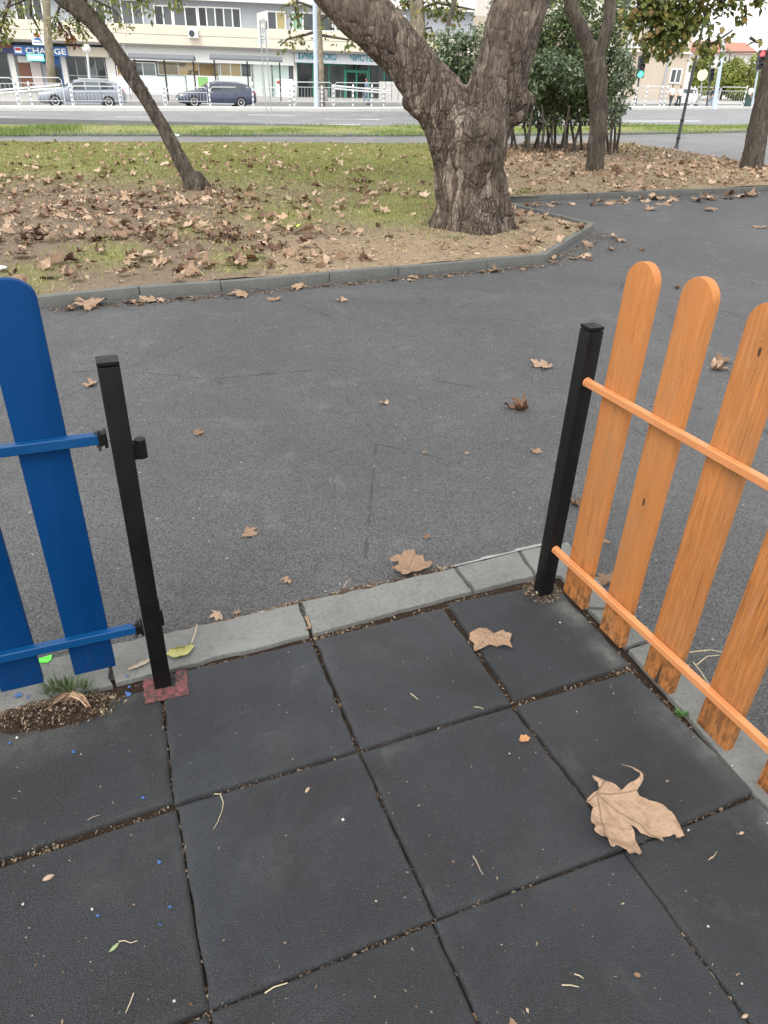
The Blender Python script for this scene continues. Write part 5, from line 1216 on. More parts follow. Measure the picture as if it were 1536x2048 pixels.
class Front:
    """a facade plane: rectangles in the photograph become boxes standing on it"""
    def __init__(s, base, ang):
        s.b = np.array([base[0], base[1], 0.]); s.D = np.array([math.cos(ang), math.sin(ang), 0]); s.N = np.array([s.D[1], -s.D[0], 0]); s.ax = np.array([s.D, -s.N, ZD])
    def rect(s, x0, y0, x1, y1, d):
        xm, ym = (x0 + x1) / 2, (y0 + y1) / 2
        return Fp(x0, ym, d, s.b, s.D, s.N)[0], Fp(x1, ym, d, s.b, s.D, s.N)[0], Fp(xm, y1, d, s.b, s.D, s.N)[1], Fp(xm, y0, d, s.b, s.D, s.N)[1]
    def sbox(s, mb, s0, s1, z0, z1, d0, d1, m=0): mb.box(s.b + s.D * (s0 + s1) / 2 + s.N * (d0 + d1) / 2 + ZD * (z0 + z1) / 2, (abs(s1 - s0), abs(d1 - d0), abs(z1 - z0)), s.ax, m); return mb
    def box(s, name, x0, y0, x1, y1, d0, d1, mat, parent=None):
        r = s.rect(x0, y0, x1, y1, d1); mb = s.sbox(MB(), *r, d0, d1); return mk(name, mb, mat, parent, org=None if parent is not None else s.b + s.D * r[0] + s.N * d1 + ZD * r[2])
    def window(s, x0, y0, x1, y1, d, parent, pane, frame=white_pvc, cols=2, rows=1, fw=.07, name='window', wide=None):
        s0, s1, z0, z1 = s.rect(x0, y0, x1, y1, d); mb = MB()
        for a, b in ((s0, s0 + fw), (s1 - fw, s1)): s.sbox(mb, a, b, z0, z1, d - .06, d + .05)
        for a, b in ((z0, z0 + fw), (z1 - fw, z1)): s.sbox(mb, s0 + fw, s1 - fw, a, b, d - .06, d + .048)
        for k in range(1, cols): c = s0 + (s1 - s0) * k / cols; s.sbox(mb, c - fw / 2, c + fw / 2, z0 + fw, z1 - fw, d - .05, d + .044)
        for k in range(1, rows): c = z0 + (z1 - z0) * k / rows; s.sbox(mb, s0 + fw, s1 - fw, c - fw / 2, c + fw / 2, d - .05, d + .04)
        f = mk(name, mb, frame, parent)
        cw = (s1 - s0) / cols
        for k in range(cols): mk('pane', s.sbox(MB(), s0 + cw * k + fw * .4, s0 + cw * (k + 1) - fw * .4, z0 + fw * .5, z1 - fw * .5, d - .03, d - .005), pane if not isinstance(pane, list) else pane[k % len(pane)], f)
        return f
FR = Front(FB, FA)
ab = thing('apartment_building', 'long cream and grey apartment block with shops along its ground floor', 'building', FB + ZD * -.5)
s_l, s_r, zb_, zt_ = -62, 12.5, -2.0, 3.05
def fb(name, s0, s1, z0, z1, d0, d1, mat): return mk(name, FR.sbox(MB(), s0, s1, z0, z1, d0, d1), mat, ab)
fb('wall', s_l, s_r, -2.5, 3.2, -6, -1.3, greyw)                               # ground floor, set back
fb('soffit', s_l, s_r, 3.0, 3.18, -1.3, .6, dark_band)
fb('parapet_band', s_l, s_r, 3.184, 4.52, -6, .55, cream)
fb('upper_wall', s_l, s_r, 4.525, 6.25, -6, .1, greyw)
fb('floor_slab', s_l, s_r, 6.255, 7.6, -6, .75, slabw)
fb('upper_wall', s_l, s_r, 7.605, 9.4, -6, .1, greyw)
fb('parapet_band', s_l, s_r, 9.405, 10.8, -6, .55, cream)
fb('upper_wall', s_l, s_r, 10.805, 12.6, -6, .1, greyw); fb('roof', s_l - .5, s_r + .5, 12.605, 13.1, -6.5, 1.2, slabw)
for k in range(7):                                                             # stone joints of the band
    fb('cladding_joint', s_l, s_r, 3.84, 3.87, .54, .556, dark_band) if k == 0 else None
WD = .14
for a in ((30, -6, 86, 42, [g_dark, g_mid], 3), (172, 6, 212, 48, [g_mid], 2), (222, -2, 286, 50, [g_mid, g_mid], 3), (308, 10, 345, 52, [g_dark, g_mid], 2), (346, 12, 395, 54, [g_mid, g_dark], 2), (396, 14, 482, 56, [g_dark, g_mid, g_mid, g_mid, g_dark], 5), (534, 22, 572, 61, [g_mid, g_yel], 2), (584, 24, 628, 63, [g_green, g_mid], 2), (640, 26, 666, 64, [g_mid], 1), (670, 26, 700, 64, [g_green, g_mid], 2), (715, 28, 770, 66, [g_mid], 3), (785, 30, 812, 68, [g_green], 2)):
    FR.window(a[0], a[1], a[2], a[3], WD, ab, a[4], cols=a[5], fw=.10)
for s0 in np.arange(-50, 10, 3.6):                                             # rows above the frame
    for z0 in (7.75, 10.95):
        mb = MB(); FR.sbox(mb, s0, s0 + 2.2, z0, z0 + 1.5, .10, .15); w_ = mk('window', mb, white_pvc, ab); mk('pane', FR.sbox(MB(), s0 + .1, s0 + 2.1, z0 + .1, z0 + 1.4, .14, .16), g_mid, w_)
# ground floor shops (left to right)
GD = -1.2
FR.window(-60, 95, 22, 192, GD, ab, g_dark, frame=greyw, cols=2, name='shop_window')
FR.box('shop_pillar', 22, 96, 33, 192, GD - .1, GD + .15, slabw, ab)
FR.box('shop_door', 40, 126, 63, 178, GD - .1, GD + .06, brown_door, ab)
FR.box('transom', 36, 112, 64, 125, GD - .1, GD + .05, slabw, ab)
FR.box('poster_wall', 64, 124, 84, 178, GD - .1, GD + .08, m_facade('poster_wall', (.52, .46, .44)), ab)
FR.box('blue_shutter', 84, 112, 124, 128, GD - .1, GD + .10, blue_panel, ab)
FR.window(98, 130, 126, 178, GD, ab, g_dark, frame=blue_panel, cols=1, name='shop_window')
FR.box('shop_pillar', 126, 110, 136, 190, GD - .1, GD + .15, slabw, ab)
FR.box('fascia', 134, 94, 216, 113, GD - .1, GD + .9, cream, ab)
FR.window(137, 113, 214, 190, GD, ab, [g_dark, g_dark, g_mid, g_dark], frame=plain('grey_frame', (.3, .31, .32), .5), cols=4, rows=2, name='shop_window')
FR.box('shop_pillar', 215, 105, 232, 190, GD - .1, GD + .2, slabw, ab)
FR.box('fascia', 233, 97, 588, 125, GD - .1, GD + 1.0, whitep, ab)
FR.window(233, 124, 312, 152, GD + .3, ab, [g_gold, g_dark, g_mid], cols=3, name='shop_window')
FR.window(316, 124, 438, 152, GD + .3, ab, [g_gold], cols=3, name='shop_window', frame=plain('silver_frame', (.5, .5, .48), .5))
FR.window(440, 124, 503, 154, GD + .3, ab, [g_gold, g_gold, g_dark], cols=3, name='shop_window')
for x0, x1 in ((226, 262), (264, 332), (334, 372), (374, 436), (438, 504)): FR.box('display_panel', x0, 152, x1, 196, GD - .1, GD + .42, whitep, ab)
FR.box('plinth', 225, 196, 590, 201, GD - .1, GD + .5, sign_grey, ab)
FR.window(506, 126, 544, 198, GD + .2, ab, whitep, frame=plain('silver_door_frame', (.5, .52, .53), .4), cols=2, name='shop_door')
FR.box('display_panel', 546, 126, 578, 198, GD - .1, GD + .4, m_facade('pale_green_panel', (.6, .7, .68)), ab)
FR.box('shop_pillar', 587, 103, 594, 201, GD - .1, GD + .6, slabw, ab)
FR.window(594, 127, 690, 200, GD + .25, ab, [g_dark], frame=green_frame, cols=3, rows=1, fw=.10, name='shop_window')
FR.window(690, 142, 736, 200, GD + .27, ab, [g_dark], frame=green_frame, cols=2, fw=.13, name='shop_door')
FR.window(688, 128, 737, 142, GD + .25, ab, [g_dark], frame=green_frame, cols=2, fw=.06, name='transom_window')
FR.window(737, 128, 830, 200, GD + .25, ab, [g_dark], frame=green_frame, cols=3, fw=.10, name='shop_window')
def ac(x0, y0, x1, y1, lab):
    r = FR.rect(x0, y0, x1, y1, .9); t = thing('air_conditioner', lab, 'air conditioner', FR.b + FR.D * r[0] + FR.N * .75 + ZD * r[2])
    mk('case', FR.sbox(MB(), *r, .58, .95), white_pvc, t, bevel=.02)
    c = FR.b + FR.D * (r[0] + (r[1] - r[0]) * .38) + FR.N * .955 + ZD * (r[2] + r[3]) / 2; rr = (r[3] - r[2]) * .38; mb = MB(); mb.lathe([(rr, 0), (rr, .02), (rr * .8, .03)], c, 16, ax=np.array([FR.D, ZD, FR.N])); mk('fan_grille', mb, dk, t)
ac(376, 58, 396, 76, 'white air conditioner box on the cream band under the windows'); ac(98, 42, 117, 63, 'white air conditioner box behind the pale trunk by the exchange shop')
def text(parent, s_, body, size, s0, z0, d, mat, front=FR, width=None, name='lettering'):
    cu = bpy.data.curves.new(name, 'FONT'); cu.body = body; cu.size = size; cu.extrude = .012; cu.align_x = 'LEFT'; cu.resolution_u = 3; cu.offset = size * .022
    cu.materials.append(mat); o = bpy.data.objects.new(name, cu); COL.objects.link(o)
    bpy.context.view_layer.update(); w0 = o.dimensions.x
    M = Matrix(((front.D[0], 0, front.N[0], 0), (front.D[1], 0, front.N[1], 0), (front.D[2], 1, 0, 0), (0, 0, 0, 1)))
    p_ = front.b + front.D * s0 + front.N * d + ZD * z0 - ORG[parent.name]
    dg = bpy.context.evaluated_depsgraph_get(); me_ = bpy.data.meshes.new_from_object(o.evaluated_get(dg)); bpy.data.objects.remove(o); o = bpy.data.objects.new(name, me_); COL.objects.link(o)
    o.parent = parent; sx = (width / w0) if width and w0 > 0 else 1
    o.matrix_local = Matrix.Translation(Vector(p_.tolist())) @ M @ Matrix.Diagonal((sx, 1, 1, 1)); return o
def sign(name, lab, x0, y0, x1, y1, d0, d1, mat):
    r = FR.rect(x0, y0, x1, y1, d1); t = thing(name, lab, 'sign', FR.b + FR.D * r[0] + FR.N * d1 + ZD * r[2]); mk('board', FR.sbox(MB(), *r, d0, d1), mat, t, bevel=.02); return t, r
t, r = sign('shop_sign', 'blue shop sign with white letters spelling CHANGE', 27, 92, 133, 111, GD + .1, GD + 1.1, sign_blue)
hh = r[3] - r[2]; text(t, FR, 'CHANGE', hh * .86, r[0] + (r[1] - r[0]) * .22, r[2] + hh * .2, GD + 1.115, white_l, width=(r[1] - r[0]) * .76)
mk('emblem', FR.sbox(MB(), r[0] + .12, r[0] + .65, r[2] + hh * .2, r[2] + hh * .8, GD + 1.1, GD + 1.12), white_l, t); mk('emblem_stripe', FR.sbox(MB(), r[0] + .17, r[0] + .6, r[2] + hh * .45, r[2] + hh * .72, GD + 1.12, GD + 1.135), red_p, t)
t, r = sign('neon_sign', 'small glowing green and white sign under the blue exchange sign', 54, 108, 88, 122, GD + 1.12, GD + 1.3, dk)
glow = lamp('neon_glow', (.12, 1.0, .6), 1.5); gw = lamp('neon_white', (.75, 1.0, .9), 2.0)
mk('lit_face', FR.sbox(MB(), r[0] + .02, r[1] - .02, r[2] + .02, r[3] - .02, GD + 1.3, GD + 1.31), glow, t); mk('lit_strip', FR.sbox(MB(), r[0] + .12, r[1] - .12, r[2] + .16, r[3] - .16, GD + 1.31, GD + 1.32), gw, t)
t, r = sign('hanging_sign', 'white hanging sign with a red and blue mark above the blue exchange sign', 63, 65, 87, 90, .56, .8, white_l)
w_ = r[1] - r[0]; h_ = r[3] - r[2]
mb = MB(); c0 = FR.b + FR.N * .802; mb.prism([c0 + FR.D * (r[0] + w_ * .2) + ZD * (r[2] + h_ * .66), c0 + FR.D * (r[0] + w_ * .8) + ZD * (r[2] + h_ * .66), c0 + FR.D * (r[0] + w_ * .7) + ZD * (r[2] + h_ * .92), c0 + FR.D * (r[0] + w_ * .3) + ZD * (r[2] + h_ * .92)], FR.N * .012); mk('red_mark', mb, red_p, t)
mk('blue_mark', FR.sbox(MB(), r[0] + w_ * .22, r[0] + w_ * .78, r[2] + h_ * .38, r[2] + h_ * .58, .8, .814), sign_blue, t)
mk('print_line', FR.sbox(MB(), r[0] + w_ * .12, r[0] + w_ * .88, r[2] + h_ * .16, r[2] + h_ * .24, .8, .812), sign_blue, t)
t, r = sign('shop_sign', 'red and navy sign at the left edge beside the exchange shop', -40, 86, 26, 106, GD + .1, GD + .8, navy)
mk('red_strip', FR.sbox(MB(), r[0], r[1], r[2] + (r[3] - r[2]) * .55, r[3], GD + .8, GD + .83), maroon, t)
t, r = sign('shop_sign', 'grey shop sign with teal Cyrillic letters above the green framed windows', 589, 103, 830, 129, GD + .1, GD + 1.4, sign_grey)
hh = r[3] - r[2]
for body, xa, xb in (('ХИМИЧЕСКО', 595, 673), ('ЧИСТЕНЕ', 699, 764)):
    a, _ = Fp(xa, 115, GD + 1.4, FR.b, FR.D, FR.N); b, _ = Fp(xb, 115, GD + 1.4, FR.b, FR.D, FR.N); text(t, FR, body, hh * .72, a, r[2] + hh * .28, GD + 1.415, teal, width=b - a)
t, r = sign('wall_logo', 'green leaf logo on the white display panels behind the dark car', 396, 154, 416, 176, GD + .43, GD + .45, m_facade('logo_green', (.28, .55, .2)))
t, r = sign('advert_board', 'white free standing advert board with a small red dot by the shop door', 552, 158, 586, 200, GD + 1.2, GD + 1.4, whitep)
mk('red_dot', FR.sbox(MB(), r[0] + .1, r[0] + .35, r[3] - .35, r[3] - .15, GD + 1.4, GD + 1.42), red_p, t)
# low grey panel wall right of the cleaner's, behind the thick tree
pw = thing('panel_wall', 'low wall of pale grey panels beside the cleaners, behind the thick limb', 'wall', np.array([*G(790, 206)[:2], -.4]))
PWF = Front(G(790, 206), R(10))
for k in range(6): PWF.box('panel', 758 + k * 13, 163, 770 + k * 13, 207, -.1, .0, plain('wall_panel', (.52, .50, .48), .8, .06), pw)

# beige block at the right
B2 = G(1320, 205); B2F = Front(np.array([B2[0] + 4, B2[1] + 7, 0]), R(10))
bb = thing('apartment_building', 'beige plastered corner block with white framed windows behind the traffic lights', 'building', B2F.b)
r = B2F.rect(1180, -40, 1384, 215, 0)
def bb2(name, x0, y0, x1, y1, d0, d1, mat): return B2F.box(name, x0, y0, x1, y1, d0, d1, mat, bb)
mk('wall', B2F.sbox(MB(), r[0] - 14, r[1], -2, 16, -9, 0), beige, bb)
mk('upper_wall', B2F.sbox(MB(), r[0] - 14, r[1] + .01, 6.9, 16.01, -9.01, .012), m_facade('pale_render', (.62, .59, .54)), bb)
bb2('ledge', 1180, 101, 1386, 104, 0, .3, slabw)
bb2('downpipe', 1330, 100, 1334, 200, 0, .12, greyw)
for a in ((1340, 137, 1363, 167, [g_mid], 2), (1262, 82, 1288, 96, [g_mid, g_dark], 2), (1345, 74, 1376, 100, [whitep, g_mid], 2), (1262, 25, 1290, 60, [g_mid], 2), (1335, 5, 1372, 45, [g_mid], 3), (1200, 90, 1230, 130, [g_mid], 2), (1296, 20, 1325, 60, [g_mid], 2)):
    B2F.window(a[0], a[1], a[2], a[3], .06, bb, a[4], cols=a[5], fw=.12)
mk('roof', B2F.sbox(MB(), r[0] - 14.5, r[1] + .5, 16.02, 16.5, -9.5, .6), slabw, bb)
# grey block behind the fork of the thick tree
B3F = Front(np.array([5, 88, 0]), R(10))
b3 = thing('apartment_building', 'pale grey block glimpsed behind the pale shrub in the fork of the thick tree', 'building', B3F.b)
r = B3F.rect(812, -40, 1000, 200, 0); mk('wall', B3F.sbox(MB(), r[0] + 4, r[1] + 6, -2, 15, -8, 0), m_facade('warm_grey_render', (.52, .49, .45)), b3)
for a in ((868, 40, 890, 78), (900, 10, 925, 48), (940, 60, 965, 95)): B3F.window(*a, .06, b3, [g_mid], cols=2, fw=.12)
mk('roof', B3F.sbox(MB(), r[0] + 3.6, r[1] + 6.4, 15.02, 15.4, -8.4, .5), slabw, b3)

# far greenery and red roofed house at the right
def far_tree(px, py_top, Y, wpx, lab, seed, mat=fol_far, trunk_px=208):
    c = Yp(px, (py_top + trunk_px) / 2, Y); top = Yp(px, py_top, Y)[2]; zb = float(gz(c[0], Y)); rm = px2m(px, 150, Y, wpx)
    t = thing('street_tree', lab, 'tree', (c[0], Y, zb)); mb = MB(); mb.tube([(c[0], Y, zb - .1), (c[0] + .1, Y, zb + (top - zb) * .5), (c[0], Y, top - .4)], [.22, .16, .05], 7)
    mk('trunk', mb, bark_thin, t, smooth=60, attrs={'crack': np.zeros(mb.n), 'plate': np.full(mb.n, .3)})
    h_ = top - zb; rg2 = np.random.default_rng(seed)
    bl = [((c[0] + rg2.uniform(-.7, .7) * rm, Y + rg2.uniform(-1.2, 1.2), zb + h_ * rg2.uniform(.22, .82)), (rm * rg2.uniform(.4, .65), rm * .6, h_ * rg2.uniform(.14, .24))) for _ in range(11)]
    tag(mk('crown', leaves_mesh(5200, bl, .34, seed, aspect=.6), mat, t), kind='stuff')
for px, pt, Y, wpx, lab in ((1405, 104, 92, 26, 'yellow green tree beside the corner of the beige block'), (1450, 97, 96, 38, 'broad yellow green tree behind the leaning light pole'), (1495, 104, 93, 38, 'yellow green tree behind the woman in the dark skirt'), (1545, 105, 95, 40, 'yellow green tree at the far right edge behind the red light'), (1600, 100, 92, 40, 'yellow green tree beyond the right edge')): far_tree(px, pt, Y, wpx, lab, int(px))
HF = Front(np.array([46, 130, 0]), R(12)); hs_ = thing('house', 'distant pale house with a red tiled roof above the yellow green trees', 'building', HF.b)
r = HF.rect(1410, 106, 1500, 200, 0); mk('wall', HF.sbox(MB(), r[0], r[1], -2, r[3], -8, 0), slabw, hs_)
mb = MB(); q = [HF.b + HF.D * (r[0] - .5) + HF.N * .6 + ZD * r[3], HF.b + HF.D * (r[0] - .5) - HF.N * 8.6 + ZD * r[3], HF.b + HF.D * (r[0] - .5) - HF.N * 4 + ZD * (r[3] + 1.6)]; mb.prism(q, HF.D * (r[1] - r[0] + 1)); mk('roof', mb, plain('roof_tile', (.36, .17, .12), .8), hs_)

# --- pale trunks along the far pavement
def street_trunk(pts, Y, wpx, lab, mat, seed, crown_at=None, nleaf=0, size=.25, sprays=None):
    W0 = [Yp(x, y, Y) for x, y in pts]; base = W0[0].copy(); base[2] = float(gz(base[0], Y)) + .1; t = thing('street_tree', lab, 'tree', base)
    mb = MB(); pp = [base - [0, 0, .15]] + W0[1:]; pp.append(pp[-1] + (pp[-1] - pp[-2]) / np.linalg.norm(pp[-1] - pp[-2]) * 2.5); rm = px2m(*pts[0], Y, wpx) / 2
    mb.tube(pp, [rm * 1.15] + [rm * (1 - .1 * k) for k in range(len(pp) - 1)], 12); mk('trunk', mb, mat, t, smooth=80, attrs={'crack': np.zeros(mb.n), 'plate': np.clip(vnoise(np.vstack(mb.v) * 2, seed), 0, 1)})
    c = pp[-1]; tag(mk('crown', leaves_mesh(1500, [(c + [0, 0, 1.8], (3, 2.5, 1.4)), (c + [2, 0, 1.2], (2, 2, 1.2)), (c + [-2, 0, 1.3], (2, 2, 1.2))], .32, seed, aspect=.7), fol_plane, t), kind='stuff')
    if sprays: spray(t, sprays, Y, nleaf, size, fol_plane, seed, rpx=16, asp=.7)
    return t
street_trunk([(101, 168), (97, 90), (92, -8)], 57, 15, 'straight pale trunk standing in front of the blue exchange sign', bark_pale, 61)
street_trunk([(645, 170), (640, 80), (636, -5)], 56, 10, 'thin pale trunk just right of the tall blue grey pole', bark_pale, 62, sprays=[[(640, 60), (610, 70), (575, 78), (560, 92)], [(640, 20), (600, 5), (568, 12)], [(640, 70), (670, 75), (700, 80), (715, 60)], [(640, 40), (670, 20), (700, 15)], [(600, -20), (590, 20), (600, 50)], [(700, -20), (690, 20), (705, 45)]], nleaf=420, size=.3)
street_trunk([(842, 200), (838, 90), (832, -8)], 46, 30, 'broad mottled pale trunk above the thick left limb', bark_pale, 63, sprays=[[(838, 20), (870, 5), (905, 12), (930, 40)], [(838, 10), (820, -10), (800, 12)], [(840, 60), (862, 55), (870, 80)], [(880, -20), (900, 10), (950, 20)], [(860, -15), (880, 30)]], nleaf=480, size=.26)
t = street_trunk([(880, 200), (896, 50), (911, -6)], 40, 9, 'thin dark trunk leaning right between pale trunk and shrub', bark_thin, 64)

# --- bus shelters
def shelter(x0, x1, yt, yb, posts, base_y, lab, side):
    g0, g1 = G(posts[0], base_y), G(posts[-1], base_y); ang = math.atan2(*(g1 - g0)[1::-1]) if len(posts) > 1 else FA; ang = R(9)
    f = Front(G((x0 + x1) / 2, base_y), ang); t = thing('bus_shelter', lab, 'bus shelter', f.b + ZD * float(gz(f.b[0], f.b[1])))
    r = f.rect(x0, yt, x1, yb, 0); mb = MB(); n_ = 9
    pr = [(-.3, r[2]), (1.5, r[2] + .02), (1.55, r[2] + .10)] + [(1.4 - 1.7 * k / n_, r[2] + .12 + .22 * math.sin(math.pi * (k + 1) / (n_ + 2))) for k in range(n_)] + [(-.3, r[2] + .1)]
    mb.prism([f.b + f.D * r[0] - f.N * (a - .2) + ZD * z for a, z in pr], f.D * (r[1] - r[0])); mk('roof', mb, roof_dark, t, smooth=40)
    zg = float(gz(f.b[0], f.b[1])) + .1
    for k in (0.04, .5, .96): 
        s_ = r[0] + (r[1] - r[0]) * k; mk('post', f.sbox(MB(), s_ - .05, s_ + .05, zg, r[2], -1.2, -1.1), dk, t)
    cg = NT('shelter_glass'); cg.b.inputs['Transmission Weight'].default_value = 1.0; cg.done((.86, .93, .90), .03)
    for a, b in ((.05, .49), (.51, .95)):
        mk('glass_wall', f.sbox(MB(), r[0] + (r[1] - r[0]) * a, r[0] + (r[1] - r[0]) * b, zg + .35, r[2] - .25, -1.165, -1.15), cg.m, t)
    mk('bench', f.sbox(MB(), r[0] + .9, r[0] + 3.0, zg + .42, zg + .47, -1.05, -.65), galv, t)
shelter(258, 388, 112, 120, (275, 380), 207, 'left bus shelter with a dark curved roof behind the silver car', 0)
shelter(420, 565, 113, 122, (437, 560), 207.5, 'right bus shelter with a dark curved roof above the dark blue car', 0)

# --- cars
rubber_black = plain('tyre_rubber', (.02, .02, .022), .8); car_glass = glass('car_glass', (.06, .07, .075), .05); alloy = plain('alloy', (.55, .56, .58), .35, .1, 8, None, .4); lamp_red = plain('lamp_red', (.45, .02, .03), .25); lamp_clear = plain('lamp_clear', (.75, .78, .8), .15); black_trim = plain('black_trim', (.02, .02, .022), .6)
def car_paint(name, c): n = NT(name); n.b.inputs['Coat Weight'].default_value = .8; n.b.inputs['Coat Roughness'].default_value = .05; return n.done(c, .35, .5, .35)
def car(lab, g0, yaw, L, Hh, Wd, paint):
    """estate car facing local -x; stations from nose to tail"""
    t = thing('parked_car', lab, 'car', g0); ax = np.array([[math.cos(yaw), math.sin(yaw), 0], [-math.sin(yaw), math.cos(yaw), 0], [0, 0, 1]])
    def Wp(p): return np.asarray(p, float) @ ax + g0
    #      x     zlow  belt  top   half-width top-half-width
    st = [(0, .30, .52, .56, .55, .40), (.02, .24, .62, .68, .72, .55), (.06, .20, .70, .78, .82, .66), (.16, .18, .78, .88, .88, .72), (.265, .18, .86, .97, .90, .74), (.30, .18, .88, 1.02, .90, .74), (.36, .18, .89, 1.20, .90, .68), (.43, .18, .90, 1.40, .90, .62), (.50, .18, .91, 1.455, .90, .60), (.62, .18, .925, 1.465, .90, .60), (.78, .18, .95, 1.43, .90, .59), (.88, .20, .97, 1.36, .88, .57), (.925, .24, .98, 1.22, .86, .58), (.965, .28, .97, 1.06, .82, .62), (.985, .30, .90, .96, .76, .62), (1.0, .36, .80, .84, .66, .55)]
    sc = Hh / 1.465; V = []; n_ = 19
    def sec(s):
        x, zl, zb, zt, hw, tw = s
        half = [(hw * .86, zl), (hw * .97, zl + .06), (hw, zl + .16), (hw * 1.005, (zl + zb) / 2), (hw, zb - .08), (hw * .965, zb), (hw * .965 + (tw - hw * .965) * .35, zb + (zt - zb) * .38), (tw + (hw * .965 - tw) * .12, zb + (zt - zb) * .80), (tw * .86, zb + (zt - zb) * .96)]
        return [(x * L, -a, z * sc) for a, z in half] + [(x * L, 0, zt * sc)] + [(x * L, a, z * sc) for a, z in half[::-1]]
    for s in st: V += sec(s)
    F = loft_faces(len(st), n_) + [[i for i in range(n_)], [(len(st) - 1) * n_ + i for i in range(n_ - 1, -1, -1)]] + [[i * n_, (i + 1) * n_, (i + 1) * n_ + n_ - 1, i * n_ + n_ - 1] for i in range(len(st) - 1)]
    body = mk('body', (Wp(V), F), paint, t, smooth=38)
    X = [s[0] for s in st]
    def at(fx, k): s = [float(np.interp(fx, X, [q[j] for q in st])) for j in range(6)]; s[0] = fx; return np.array(sec(s)[k])
    def side_pane(f0, f1, sgn, name, lo=.06, hi=.93):
        idx = (5, 6, 7) if sgn < 0 else (13, 12, 11); vs = []; N = 6
        for i in range(N):
            fx = f0 + (f1 - f0) * i / (N - 1); a, b, c = (at(fx, k) for k in idx)
            for u in (lo, .45, hi): p_ = a + (b - a) * (u / .5) if u < .5 else b + (c - b) * ((u - .5) / .5); vs.append(p_ + [0, sgn * .012, .004])
        mk(name, (Wp(vs), loft_faces(N, 3) if sgn > 0 else [f[::-1] for f in loft_faces(N, 3)]), car_glass, t)
    for sg in (-1, 1):
        side_pane(.405, .535, sg, 'window'); side_pane(.55, .70, sg, 'window'); side_pane(.715, .86, sg, 'window')
    def cross(f0, f1, name, ks):
        vs = []
        for i in range(5):
            fx = f0 + (f1 - f0) * i / 4
            for k in ks: vs.append(at(fx, k) + [-.012 if f0 < .5 else .012, 0, .008])
        mk(name, (Wp(vs), loft_faces(5, len(ks))), car_glass, t)
    cross(.31, .425, 'windscreen', (7, 8, 9, 10, 11)); cross(.89, .955, 'rear_window', (7, 8, 9, 10, 11))
    for fx in (.185, .785):
        for sg in (-1, 1):
            c = np.array([fx * L, sg * (Wd / 2 - .10), .33]); a3 = np.array([ax[0], ZD, ax[1] * sg])
            mb = MB(); mb.lathe([(.345, -.02), (.35, .085), (.33, .088), (.2, .086)], Wp(c), 20, ax=a3); mk('wheel_arch', mb, black_trim, t, smooth=40)
            mb = MB(); mb.lathe([(.20, -.08), (.325, -.08), (.335, .06), (.325, .11), (.225, .115), (.21, .10)], Wp(c), 20, ax=a3); wh = mk('wheel', mb, rubber_black, t, smooth=40)
            mb = MB(); mb.lathe([(.215, .09), (.215, .112), (.19, .104), (.07, .09), (.05, .11)], Wp(c), 20, ax=a3); mk('rim', mb, alloy, wh, smooth=40)
            for k in range(7):
                a = k * 6.283 / 7; d = ax[0] * math.cos(a + .45) + ZD * math.sin(a + .45); mk('rim_gap', MB().box(Wp(c) + d * .13 + a3[2] * .106, (.10, .045, .012), np.array([d, np.cross(a3[2], d), a3[2]])), black_trim, wh)
    for sg in (-1, 1):
        mk('headlight', MB().box(Wp((.055 * L, sg * .64, .66 * sc)), (.34, .26, .14), ax), lamp_clear, t, bevel=.04)
        mk('tail_light', MB().box(Wp((.955 * L, sg * .70, .88 * sc)), (.26, .22, .17), ax), lamp_red, t, bevel=.03)
        mk('wing_mirror', MB().box(Wp((.36 * L, sg * 1.0, .98 * sc)), (.12, .2, .13), ax), paint, t, bevel=.03)
        for fx in (.56, .72): mk('door_handle', MB().box(Wp((fx * L, sg * .905, .80 * sc)), (.2, .03, .03), ax), paint, t)
        mk('side_sill', MB().box(Wp((.48 * L, sg * .89, .24 * sc)), (L * .42, .04, .07), ax), alloy, t)
        mk('roof_rail', MB().box(Wp((.66 * L, sg * .58, 1.475 * sc)), (L * .34, .04, .04), ax), alloy, t, bevel=.01)
        for fx in (.40, .545, .705): mk('door_gap', MB().box(Wp((fx * L, sg * .903, .58 * sc)), (.014, .012, .52), ax), black_trim, t)
    mk('number_plate', MB().box(Wp((-.005, 0, .42)), (.02, .5, .11), ax), whitep, t); mk('grille', MB().box(Wp((.012 * L, 0, .56 * sc)), (.06, .7, .14), ax), black_trim, t)
cy = R(15)
silver = car_paint('silver_paint', (.27, .30, .34)); bluegrey = car_paint('blue_grey_paint', (.055, .07, .115))
def car_at(x0, x1, yb, lab, Hh, paint):
    a, b = G(x0, yb), G(x1, yb + .6); L = np.linalg.norm(b - a); 
    d = (b - a) / L; yw = math.atan2(d[1], d[0]); a[2] = float(gz(a[0], a[1])) - .03; a = a + np.array([-d[1], d[0], 0]) * .9; car(lab, a, yw, min(L, 4.9), Hh, 1.82, paint)
car_at(79, 260, 213.5, 'silver estate car parked behind the guard rail at the left', 1.47, silver)
car_at(360, 524, 213.8, 'dark blue grey estate car behind the guard rail in front of the bus shelter', 1.45, bluegrey)

